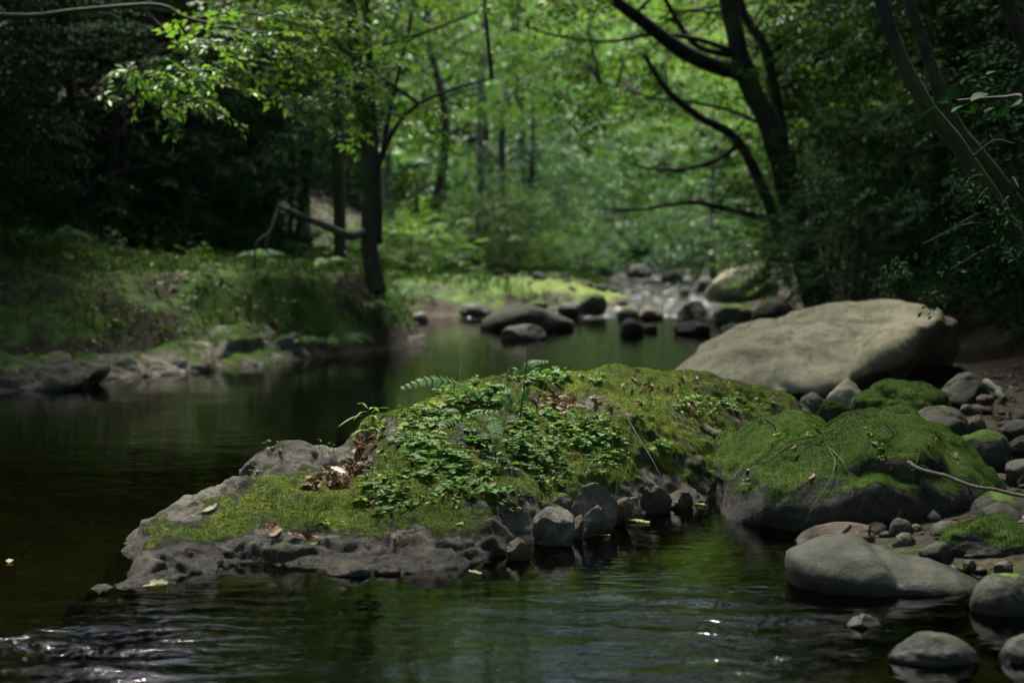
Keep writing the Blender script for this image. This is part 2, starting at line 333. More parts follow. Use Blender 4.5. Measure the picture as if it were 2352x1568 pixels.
def terrain(X, Y):
    X = np.asarray(X, float); Y = np.asarray(Y, float); sh = X.shape; x = X.ravel(); y = Y.ravel()
    P3 = np.stack([x, y, 0 * x], 1)
    wob = 0.12 * fbm(P3 * 1.3, 3, 5)
    xl = np.interp(y, XL[:, 0], XL[:, 1]) + wob; xr = np.interp(y, XR[:, 0], XR[:, 1]) + wob
    s_l = xl - x; s_r = x - xr; w = wlev(y)
    hb = np.interp(y, HB[:, 0], HB[:, 1]); stp = np.interp(y, [9, 10, 11.8, 12.6, 14, 16, 19], [1.6, 1.7, 1.5, .5, .4, .5, 1.2])
    zl = hb * sstep(-0.03, 1, s_l / stp) + 0.11 * np.clip(s_l - .3, 0, 5) + 0.42 * np.clip(s_l - 5.5, 0, 16)
    zr = 0.05 * sstep(0, .6, s_r) + 0.02 * np.clip(s_r, 0, 2.0) + 0.40 * np.clip(s_r - 1.7, 0, 18)
    ins = np.minimum(-s_l, -s_r)
    dmax = np.interp(y, [3, 10, 17, 19, 22], [.34, .5, .4, .10, .07])
    zb = -np.minimum(dmax, 0.30 * ins) - 0.01
    z = np.where(s_l > 0, zl, np.where(s_r > 0, zr, zb))
    n = fbm(P3 * 0.9, 4, 9); n2 = fbm(P3 * 5, 3, 13)
    out = np.clip(np.maximum(s_l, s_r), 0, 1)
    z = z + .10 * np.exp(-((x - .6) / 1.5) ** 2 - ((y - 22.5) / 2.0) ** 2)
    z = z + w + n * (0.03 + 0.10 * out) + n2 * (0.012 + 0.03 * out)
    z = z + 0.30 * np.clip(y - 46, 0, 40)
    return z.reshape(sh)
def tz(x, y): return float(terrain(np.array([x]), np.array([y]))[0])
gx = np.concatenate([np.linspace(-70, -8, 32)[:-1], np.arange(-8, 6.5, 0.065), np.linspace(6.5, 70, 32)])
gy = np.concatenate([np.linspace(-16, 2.4, 40)[:-1], np.arange(2.4, 20, 0.065), np.arange(20, 36, .16), np.linspace(36, 120, 60)])
GX, GY = np.meshgrid(gx, gy); GZ = terrain(GX, GY)
V = np.stack([GX.ravel(), GY.ravel(), GZ.ravel()], 1); nx, ny = len(gx), len(gy)
i = np.arange(nx - 1)[None, :] + np.arange(ny - 1)[:, None] * nx; Fq = np.stack([i, i + 1, i + nx + 1, i + nx], -1).reshape(-1, 4)
dep = V[:, 2] - wlev(V[:, 1])
mo = sstep(.1, .3, dep + .08 * fbm(V * 1.5, 4, 31)) * sstep(-.5, .35, fbm(V * 1.1, 5, 33) + .1) * np.where(V[:, 0] > 0.5, np.where(V[:, 1] < 17, .35, 1), np.where(V[:, 1] < 17, .75, 1))
mo = np.maximum(mo, .6 * sstep(.02, .08, dep) * sstep(15, 17, V[:, 1]) * (1 - sstep(26, 30, V[:, 1])) * (V[:, 0] < 2.2) * sstep(-.5, .1, fbm(V * 1.7, 3, 38)))
mo = np.maximum(mo, .8 * sstep(.05, .12, dep) * sstep(10.8, 12, V[:, 1]) * (1 - sstep(15, 17, V[:, 1])) * (V[:, 0] < 0) * sstep(-.5, .2, fbm(V * 2, 3, 37)))
mo = mo * (1 - sstep(4.5, 6.5, np.abs(V[:, 0])) * .9) * (1 - .7 * sstep(24, 30, V[:, 1]))
bar = np.exp(-((V[:, 0] - 1.1) / 1.1) ** 2 - ((V[:, 1] - 22.5) / 2.2) ** 2); mo = np.maximum(mo, bar * 1.3 * (fbm(V * 1.2, 3, 35) > -.25))

m, t, out = new_mat("forest_ground"); ge = N_(t, "NewGeometry"); v = ge.outputs["Position"]
n1 = noise(t, v, 1.7, 8, .65); n2 = noise(t, v, 28, 6, .7); n3 = noise(t, v, 7, 5, .6)
soil = ramp(t, mth(t, 'ADD', mth(t, 'MULTIPLY', n1, .55), mth(t, 'MULTIPLY', n2, .45)), [(.34, (.012, .009, .006)), (.52, (.034, .025, .016)), (.7, (.09, .07, .048))])
mcy, _ = moss_color(t, v, True); mcg, _ = moss_color(t, v, False); mc = mixc(t, attr(t, "bar"), mcg, mcy)
f = ramp_val(t, mth(t, 'ADD', attr(t, "moss"), mth(t, 'MULTIPLY', mth(t, 'SUBTRACT', n3, .5), 1.2)), .3, .65)
lc = mixc(t, f, soil, mc)
vo = N_(t, "TexVoronoi"); vo.inputs["Scale"].default_value = 9; t.links.new(v, vo.inputs["Vector"])
bedc = ramp(t, mth(t, 'ADD', mth(t, 'MULTIPLY', n3, .6), mth(t, 'MULTIPLY', n2, .4)), [(.36, (.018, .018, .009)), (.52, (.05, .046, .02)), (.68, (.11, .088, .04))])
bedc = mixc(t, .45, bedc, mixc(t, 1.0, bedc, vo.outputs["Color"], 'MULTIPLY'))
sx = N_(t, "SeparateXYZ"); t.links.new(v, sx.inputs[0])
bw = attr(t, "bed"); col = mixc(t, bw, lc, bedc)
p = N_(t, "BsdfPrincipled"); p.inputs["Roughness"].default_value = .9; p.inputs["Specular IOR Level"].default_value = .25; t.links.new(col, p.inputs["Base Color"])
bp = N_(t, "Bump"); bp.inputs["Strength"].default_value = .8; bp.inputs["Distance"].default_value = .04
t.links.new(mth(t, 'ADD', mth(t, 'ADD', n3, n2), mth(t, 'MULTIPLY', vo.outputs["Distance"], .8)), bp.inputs["Height"]); t.links.new(bp.outputs[0], p.inputs["Normal"]); t.links.new(p.outputs[0], out.inputs[0])
go = link("ground", make_mesh("ground", V, Fq, m, {"moss": mo, "bar": np.clip(bar * 1.5, 0, 1), "bed": 1 - sstep(0.0, .05, dep)})); tag(go, kind="structure")

# water: one sheet, level in the pool, climbing over the riffle upstream
wx = np.concatenate([np.linspace(-9, -4, 12)[:-1], np.arange(-4, 4.2, .06), np.linspace(4.3, 9, 10)]); wy = np.concatenate([np.linspace(-16, 2.2, 60)[:-1], np.arange(2.2, 7, .03), np.arange(7, 18, .12), np.arange(18, 34, .07), np.linspace(34, 60, 60)])
WX, WY = np.meshgrid(wx, wy); P3 = np.stack([WX.ravel(), WY.ravel(), 0 * WX.ravel()], 1)
rif = sstep(18.2, 19.0, P3[:, 1])
zw = wlev(P3[:, 1]) + rif * (.035 * fbm(P3 * np.array([2.2, 1.4, 1]), 4, 51) + .035 * fbm(P3 * np.array([5, 4, 1]), 3, 52)) - rif * .005
pa = G(150, 1490); pb = G(1720, 1500); pc = G(1350, 1420)
def patch(c, a, b): return np.exp(-((P3[:, 0] - c[0]) / a) ** 2 - ((P3[:, 1] - c[1]) / b) ** 2)
rough_w = np.clip(1.2 * patch(pa, .42, .34) + 1.1 * patch(pb, .20, .46) + .35 * patch(pc, .3, .2), 0, 1.3)
# standing wavelets where the current bends round the rock's toe and over the shallow stones
ph = P3[:, 1] * 34 + P3[:, 0] * 6 + 3.2 * fbm(P3 * np.array([3, 2.2, 1]), 3, 53)
zw = zw + rough_w * (.006 * np.sin(ph) * (.3 + 1.6 * np.abs(fbm(P3 * 5, 2, 57))) + .016 * fbm(P3 * np.array([4, 12, 1]), 2, 55))
V = np.stack([P3[:, 0], P3[:, 1], zw], 1); nx, ny = len(wx), len(wy)
i = np.arange(nx - 1)[None, :] + np.arange(ny - 1)[:, None] * nx; Fq = np.stack([i, i + 1, i + nx + 1, i + nx], -1).reshape(-1, 4)
m, t, out = new_mat("stream_water"); ge = N_(t, "NewGeometry"); mp = N_(t, "Mapping"); mp.inputs["Scale"].default_value = (1, 2.6, 1)
t.links.new(ge.outputs["Position"], mp.inputs[0]); ra = attr(t, "rough"); ri = attr(t, "riffle")
a1 = noise(t, mp.outputs[0], 5.5, 3, .5, .8); a2 = noise(t, mp.outputs[0], 17, 3, .6, .6); a3 = noise(t, mp.outputs[0], 1.1, 2, .5)
h = mth(t, 'ADD', mth(t, 'MULTIPLY', a3, .004), mth(t, 'MULTIPLY', mth(t, 'ADD', mth(t, 'MULTIPLY', a1, .012), mth(t, 'MULTIPLY', a2, .0012)), mth(t, 'ADD', .13, mth(t, 'MULTIPLY', ra, 1.6))))
h = mth(t, 'ADD', h, mth(t, 'MULTIPLY', ri, mth(t, 'MULTIPLY', a1, .09)))
bp = N_(t, "Bump"); bp.inputs["Strength"].default_value = 1.0; bp.inputs["Distance"].default_value = 1.0; t.links.new(h, bp.inputs["Height"])
gl = N_(t, "BsdfGlossy"); gl.inputs["Roughness"].default_value = .03; t.links.new(bp.outputs[0], gl.inputs["Normal"])
tp = N_(t, "BsdfTransparent"); tp.inputs[0].default_value = (.24, .26, .13, 1)
fr = N_(t, "Fresnel"); fr.inputs[0].default_value = 1.33; t.links.new(bp.outputs[0], fr.inputs["Normal"])
mx = N_(t, "MixShader"); t.links.new(fr.outputs[0], mx.inputs[0]); t.links.new(tp.outputs[0], mx.inputs[1]); t.links.new(gl.outputs[0], mx.inputs[2])
fo = N_(t, "BsdfDiffuse"); fo.inputs[0].default_value = (.75, .77, .78, 1); m2 = N_(t, "MixShader")
t.links.new(mth(t, 'MULTIPLY', ri, ramp_val(t, noise(t, mp.outputs[0], 4.5, 5, .65, 1.0), .57, .74)), m2.inputs[0]); t.links.new(mx.outputs[0], m2.inputs[1]); t.links.new(fo.outputs[0], m2.inputs[2]); t.links.new(m2.outputs[0], out.inputs[0])
wo = link("water", make_mesh("water", V, Fq, m, {"rough": rough_w, "riffle": rif})); tag(wo, kind="structure")

# ---------------------------------------------------------------- the mossy rock in mid-stream: x, y on the picture, distance, moss 0..1
CP = [(150,1370,3.95,0),(240,1352,4.03,0),(400,1342,4.05,0),(500,1320,4.17,0),(580,1303,4.27,0),(700,1302,4.27,0),(800,1328,4.13,0),(960,1325,4.14,0),(1080,1310,4.23,0),(1170,1275,4.43,0),
 (1220,1250,4.6,0),(1380,1222,4.79,0),(1480,1190,5.03,0),(1595,1160,5.28,0),(300,1240,4.5,.7),(350,1172,4.6,.1),(430,1145,4.75,0),(510,1142,4.9,0),(560,1090,5.0,.3),(610,1030,5.1,.55),(650,1037,5.15,.5),
 (710,1022,5.2,.3),(790,1037,5.3,.2),(830,970,5.4,.9),(930,940,5.5,.9),(1050,890,5.7,.9),(1150,870,5.9,.9),(1280,872,6.2,1),(1400,853,6.4,1),(1520,868,6.7,1),(1600,880,6.9,1),(1720,908,7.1,.9),(1830,922,7.2,.7),
 (1850,945,6.9,.5),(320,1270,4.2,.7),(360,1215,4.36,.8),(400,1190,4.5,.35),(440,1215,4.42,1),(520,1210,4.42,1),(600,1170,4.58,.8),(640,1190,4.5,.9),(480,1250,4.28,.55),(450,1290,4.18,0),(600,1250,4.33,0),
 (640,1110,4.8,.7),(690,1060,5.0,.45),(740,1110,4.84,.55),(620,1075,4.95,.55),(800,1085,4.98,.6),(700,1205,4.47,.55),(620,1272,4.26,0),(700,1255,4.31,0),(770,1215,4.42,.5),(850,1262,4.27,.0),(860,1215,4.42,.65),
 (800,1140,4.74,.9),(900,1185,4.52,.9),(950,1235,4.36,.6),(1050,1225,4.36,.75),(1130,1215,4.46,.2),(960,1275,4.22,0),(1080,1265,4.29,0),(1000,1150,4.58,.95),(1100,1100,4.78,.9),(1190,1120,4.75,.9),(1195,1180,4.64,.5),
 (1000,1050,4.92,.9),(900,1050,4.95,.9),(1100,1000,5.1,.7),(1000,970,5.3,.8),(1150,940,5.42,.8),(1200,1000,5.18,.85),(1170,1060,4.95,.45),(1250,1000,5.22,.85),(1300,1100,5.02,.75),(1250,1130,4.9,.7),(1400,1080,5.14,.75),
 (1350,1020,5.28,.85),(1350,960,5.45,.7),(1450,1000,5.36,.85),(1500,1085,5.32,.75),(1500,1040,5.36,.8),(1600,1100,5.42,.8),(1600,1045,5.5,.9),(1635,1040,5.62,.8),(1580,970,5.7,.7),(1500,950,5.6,.85),(1500,910,5.98,.9),
 (1400,915,5.8,.7),(1330,905,5.78,.75),(1300,930,5.62,.8),(1650,960,6.1,.8),(1700,975,6.25,.7),(1790,955,6.6,.6),(1640,1005,5.85,.7)]
A = np.array([list(W(x, y, d)) + [mm] for x, y, d, mm in CP])
ring = [(-1.4, 3.95), (-1.3, 4.1), (-1.2, 3.72), (-.7, 3.8), (-.3, 3.85), (0.0, 3.95), (.15, 4.2), (.4, 4.45), (.62, 4.7), (.85, 5.0), (-1.5, 4.4), (-1.35, 4.85), (-1.1, 5.25), (-.85, 5.6), (-.55, 6.05), (-.2, 6.45), (.1, 6.9), (.5, 7.3), (.9, 7.7), (1.3, 7.95), (1.75, 7.7), (1.8, 7.0)]
A = np.vstack([A, [(x, y, -.40, 0) for x, y in ring]])
def tps(C, z, lam=1e-4):
    n = len(C); d = np.linalg.norm(C[:, None] - C[None], axis=-1); K = np.where(d > 0, d * d * np.log(d + 1e-12), 0) + lam * np.eye(n)
    Pm = np.hstack([np.ones((n, 1)), C]); L = np.block([[K, Pm], [Pm.T, np.zeros((3, 3))]])
    return np.linalg.solve(L, np.concatenate([z, np.zeros((3,) + z.shape[1:])]))
def tps_ev(C, wts, Q):
    o = np.zeros((len(Q),) + wts.shape[1:])
    for k in range(0, len(Q), 20000):
        q = Q[k:k + 20000]; d = np.linalg.norm(q[:, None] - C[None], axis=-1); K = np.where(d > 0, d * d * np.log(d + 1e-12), 0)
        o[k:k + 20000] = K @ wts[:len(C)] + np.hstack([np.ones((len(q), 1)), q]) @ wts[len(C):]
    return o
wz = tps(A[:, :2], A[:, 2:4], 2e-3)
rx = np.arange(-1.6, 1.9, .0085); ry = np.concatenate([np.arange(3.65, 6, .008), np.arange(6, 8.1, .013)]); RX, RY = np.meshgrid(rx, ry); Q = np.stack([RX.ravel(), RY.ravel()], 1)
ev = tps_ev(A[:, :2], wz, Q); z = np.clip(ev[:, 0], -.42, .6); rmoss = np.clip(ev[:, 1], 0, 1)
V = np.stack([Q[:, 0], Q[:, 1], z], 1); nx, ny = len(rx), len(ry)
i = np.arange(nx - 1)[None, :] + np.arange(ny - 1)[:, None] * nx
T = np.concatenate([np.stack([i, i + 1, i + nx + 1], -1).reshape(-1, 3), np.stack([i, i + nx + 1, i + nx], -1).reshape(-1, 3)])
Nn = vnormals(V, T)
bare = 1 - sstep(.3, .65, rmoss + .25 * fbm(V * 7, 4, 91))
lump = .082 * craggy(V, 2.6, 71, (1, 2.0, 2.3)) + .012 * craggy(V, 7.5, 75, (1, 1.8, 2.6)) + .012 * np.abs(((V[:, 0] * -4 + V[:, 1] * 9 + V[:, 2] * 24 + 2.5 * fbm(V * 3, 3, 77)) % 1.0) - .5)
disp = bare * lump + (1 - bare) * (.020 * fbm(V * 6, 3, 94) + .022 * fbm(V * 11, 3, 95) + .014 * fbm(V * 34, 3, 97)) + .008 * fbm(V * 26, 4, 99) * bare
V = V + Nn * (disp * sstep(-.28, -.1, z))[:, None]
keep = (V[T][:, :, 2].max(1) > -.40); T = T[keep]
used = np.unique(T); rmap = np.full(len(V), -1); rmap[used] = np.arange(len(used)); V = V[used]; T = rmap[T]; rmoss = rmoss[used]
Nn = vnormals(V, T)
mossv = np.clip(rmoss + .6 * fbm(V * 6, 4, 91) + .5 * fbm(V * 22, 4, 92) - .14 * (1 - sstep(.0, .5, Nn[:, 2])), 0, 1) * sstep(.03, .07, V[:, 2])
ROCK_V, ROCK_T, ROCK_N, ROCK_M = V, T, Nn, mossv
from mathutils.bvhtree import BVHTree
ROCK_BVH = BVHTree.FromPolygons([tuple(q) for q in V], [tuple(int(k) for k in q) for q in T])
o0 = np.array([0.1, 5.2, 0.0])
main_rock = link("mossy_rock", make_mesh("mossy_rock", V - o0, T, M['rock'], {"moss": mossv}), loc=o0)
tag(main_rock, "long low mossy rock in mid-stream with plants growing on its hump", "rock")
def moss_tufts(V, T, mask, count, mat, parent, org, rng, h=.008, jit=1.2):
    p, n = scatter(V, T, np.clip(mask, 0, 1) ** 1.5, count, rng)
    if len(p) == 0: return
    d = nrm(n * .8 + np.array([0, 0, .35]) + rng.normal(0, jit * .6, (len(p), 3))); s = nrm(np.cross(d, rng.normal(0, 1, (len(p), 3))))
    L = h * rng.uniform(.4, 1.3, len(p))[:, None]; w = h * .17
    v = np.stack([p - n * .003 - s * w, p - n * .003 + s * w, p + d * L + s * w * .6, p + d * L - s * w * .6], 1).reshape(-1, 3)
    f = np.arange(len(p) * 4).reshape(-1, 4)
    cl = np.clip(.5 + .7 * fbm(p * 4, 3, 101) + .35 * fbm(p * 30, 2, 103) + rng.normal(0, .2, len(p)), 0, 1)
    tag(link("moss", make_mesh("moss", v - org, f, mat, {"var": np.repeat(cl, 4)}), parent), kind="stuff")
moss_tufts(V, T, sstep(.35, .8, mossv), 170000, M['moss'], main_rock, o0, RNG, h=.0058)
def on_rock(x, y):                           # the point of the mossy rock seen at (x, y)
    r = ray(x, y); h = ROCK_BVH.ray_cast(Vector((0, 0, CAMZ)), Vector(r).normalized())
    return (np.array(h[0]), np.array(h[1])) if h[0] is not None else (None, None)

# ---------------------------------------------------------------- stones
BV = []
def on_boulder(x, y):
    best = None
    for b in BV:
        h = b.ray_cast(Vector((0, 0, CAMZ)), Vector(ray(x, y)).normalized())
        if h[0] is not None and (best is None or h[3] < best[3]): best = h
    return (np.array(best[0]), np.array(best[1])) if best else (None, None)
def add_stone(name, V, T, mat, label, cat, moss=0.0, tufts=0, seed=0, org=None, group=None, green=True, mossf=None):
    Nn = vnormals(V, T); zr = (V[:, 2] - V[:, 2].min()) / max(np.ptp(V[:, 2]), 1e-6)
    mm = np.zeros(len(V))
    if moss > 0: mm = np.clip((Nn[:, 2] * .6 + zr * .7 - 1.25 + moss) * 1.6 + .65 * fbm(V * 4.5, 4, seed + 5) + .4 * fbm(V * 18, 3, seed + 6), 0, 1)
    if mossf is not None: mm = mm * mossf(V)
    if tufts: c1, _ = worley(V * 10, seed); V = V + Nn * (mm * ((.5 - c1) * .03 + .010 * fbm(V * 6, 3, seed + 9) + .006 * fbm(V * 40, 2, seed + 10)))[:, None]
    org = org if org is not None else np.array([V[:, 0].mean(), V[:, 1].mean(), 0])
    o = link(name, make_mesh(name, V - org, T, mat, {"moss": mm}), loc=org); tag(o, label, cat, group)
    if tufts: moss_tufts(V, T, sstep(.35, .8, mm), int(tufts * 1.5), M['moss_green' if green else 'moss'], o, org, np.random.default_rng(seed), h=.0045)
    if tufts > 10000: BV.append(BVHTree.FromPolygons([tuple(q) for q in V], [tuple(int(k) for k in q) for q in T]))
    return o
def facet(D, rng, n=7, lo=.7, hi=.95, k=.75):
    D = D.copy()
    if n >= 8: lo, hi, k = .58, .86, .88
    for _ in range(n):
        a = nrm(rng.normal(0, 1, 3)); c = rng.uniform(lo, hi); e = np.maximum(0, D @ a - c); D = D - k * e[:, None] * a
    return D
def stone(x0, y0, x1, y1, label, mat='cobble', z0=0.0, depth=.8, moss=0.0, tufts=0, seed=1, name="stone", cat="stone", ang=5, sub=5, rot=0.0, D=None, lump=.10, group=None, base=.28, tip=0.0):
    rng = np.random.default_rng(seed); g = G((x0 + x1) / 2, y1, z0) if D is None else W((x0 + x1) / 2, y1, D)
    s = g[1] / F; w = (x1 - x0) * s; h = max((y1 - y0) * s, .02)
    S, T = ico(sub); P = facet(S, rng, ang); P = P * (1 + lump * fbm(S * 1.4 + seed * 3.1, 3, seed) + .025 * fbm(S * 5 + seed, 3, seed + 1))[:, None]
    P = P / np.abs(P).max(0)
    rd = w * .5 * depth; rz = h * (1 - base)
    if ang >= 5: P = P + vnormals(P, T) * (.10 * craggy(P * .5 + seed, 1.1 if ang < 8 else 1.7, seed, (1, 1.2, 1.3)))[:, None]; P = P / np.abs(P).max(0)
    P = P * np.array([w * .5, rd, rz])
    if tip: P[:, 0] += tip * (P[:, 2] - 0) * (w / max(h, .01)) * .5
    c, sn = math.cos(rot), math.sin(rot); X = P[:, 0] * c - P[:, 2] * sn * (1 if rot else 0); Z = P[:, 0] * sn * (1 if rot else 0) + P[:, 2] * c
    P = np.stack([X, P[:, 1], Z], 1)
    P = P + np.array([g[0], g[1] + rd * .6, g[2] + h * base])
    return add_stone(name, P, T, M[mat], label, cat, moss, tufts, seed, group=group, org=np.array([g[0], g[1] + rd * .6, g[2]]))
def outline_rock(poly, D, depth, label, mat, moss=0, tufts=0, seed=1, name="boulder", cat="boulder", ridge=None, lean=.0, under=.0, lump=.05, sub=6, e=.8, green=True, mossf=None, front=1.0, fine=.012, crg=0.0):
    q = np.array(poly, float); q = np.vstack([q, q[:1]]); q = np.vstack([q[k] + (q[k + 1] - q[k]) * u for k in range(len(q) - 1) for u in np.linspace(0, 1, 12, endpoint=False)])
    c = (q.max(0) + q.min(0)) / 2; cw = W(c[0], c[1], D); s = D / F
    th = np.arctan2(-(q[:, 1] - c[1]), q[:, 0] - c[0]); r = np.hypot(*(q - c).T) * s; k = np.argsort(th); th, r = th[k], r[k]
    S, T = ico(sub); qq = np.hypot(S[:, 0], S[:, 2]); tt = np.arctan2(S[:, 2], S[:, 0])
    rr = np.interp(tt, th, r, period=2 * np.pi) * qq ** e
    P = np.stack([rr * np.cos(tt), depth * np.sign(S[:, 1]) * np.abs(S[:, 1]) ** .85, rr * np.sin(tt)], 1) + cw
    if ridge is not None:
        rp = np.array([W(a, b, D) for a, b in ridge]); zr = np.interp(P[:, 0], rp[:, 0], rp[:, 2]); h = P[:, 2] - zr
        P[:, 1] += (lean * (np.sqrt(h * h + .0009) + h) / 2 + under * (np.sqrt(h * h + .0009) - h) / 2) * (1 - .8 * sstep(-.5, .6, S[:, 1]))
    N0 = vnormals(P, T)
    if crg: P = P + N0 * (crg * craggy(P + seed, 1.6, seed, (1, 1.3, 1.5)))[:, None]
    P = P + N0 * ((lump * fbm(P * 3.0 + seed, 3, seed) + fine * fbm(P * 11, 4, seed + 3)) * (.35 + .65 * np.abs(S[:, 1])))[:, None]
    return add_stone(name, P, T, M[mat], label, cat, moss, tufts, seed, org=np.array([cw[0], cw[1], 0]), green=green, mossf=mossf)

outline_rock([(1545, 880), (1580, 850), (1620, 800), (1690, 772), (1760, 745), (1850, 718), (1950, 704), (2050, 700), (2140, 708), (2205, 738), (2238, 790), (2255, 840), (2240, 905), (2140, 945), (1900, 960), (1700, 940), (1560, 915)], 9.6, .75,
    "big smooth pale boulder with a dark undercut, rising behind the mossy rock", 'pale', seed=21, ridge=[(1540, 930), (1740, 893), (1860, 868), (1950, 832), (2010, 790), (2060, 745), (2130, 712), (2230, 690)], lean=1.5, under=1.9, lump=.07, e=.62, fine=.022, crg=.06)
outline_rock([(1652, 1200), (1668, 1130), (1700, 1072), (1780, 1012), (1860, 990), (1950, 968), (2020, 953), (2100, 952), (2180, 988), (2240, 1050), (2275, 1090), (2262, 1150), (2180, 1200), (2100, 1260), (1900, 1290), (1700, 1290), (1650, 1250)], 5.15, .42,
    "large rounded boulder with a thick green moss cap and bare grey waterside face", 'rock_green', moss=.90, tufts=60000, seed=22, ridge=[(1600, 1090), (2300, 1090)], lean=.75, under=.1, lump=.06, e=.62, crg=.07)
outline_rock([(1622, 1130), (1626, 1080), (1660, 1035), (1700, 1000), (1760, 966), (1850, 952), (1900, 985), (1920, 1060), (1900, 1150), (1800, 1220), (1640, 1220), (1615, 1170)], 5.6, .34,
    "mossy boulder with bare grey ledge between the long rock and moss-capped boulder", 'rock_green', moss=.8, tufts=22000, seed=23, ridge=[(1600, 1060), (1950, 1000)], lean=.9, lump=.06, e=.65, crg=.06)
outline_rock([(1809, 1296), (1812, 1275), (1850, 1255), (1900, 1238), (1960, 1236), (2030, 1262), (2090, 1282), (2150, 1288), (2210, 1308), (2262, 1330), (2250, 1385), (2150, 1430), (1950, 1430), (1830, 1390)], 4.03, .17,
    "long flat-topped bare grey stone lying at the right edge of the water", 'dark_cobble', seed=24, lump=.02, e=.7, ridge=[(1800, 1300), (2260, 1340)], lean=.8, under=.3, fine=.012, crg=.035, name="flat_stone", cat="stone")
B = "boulder"
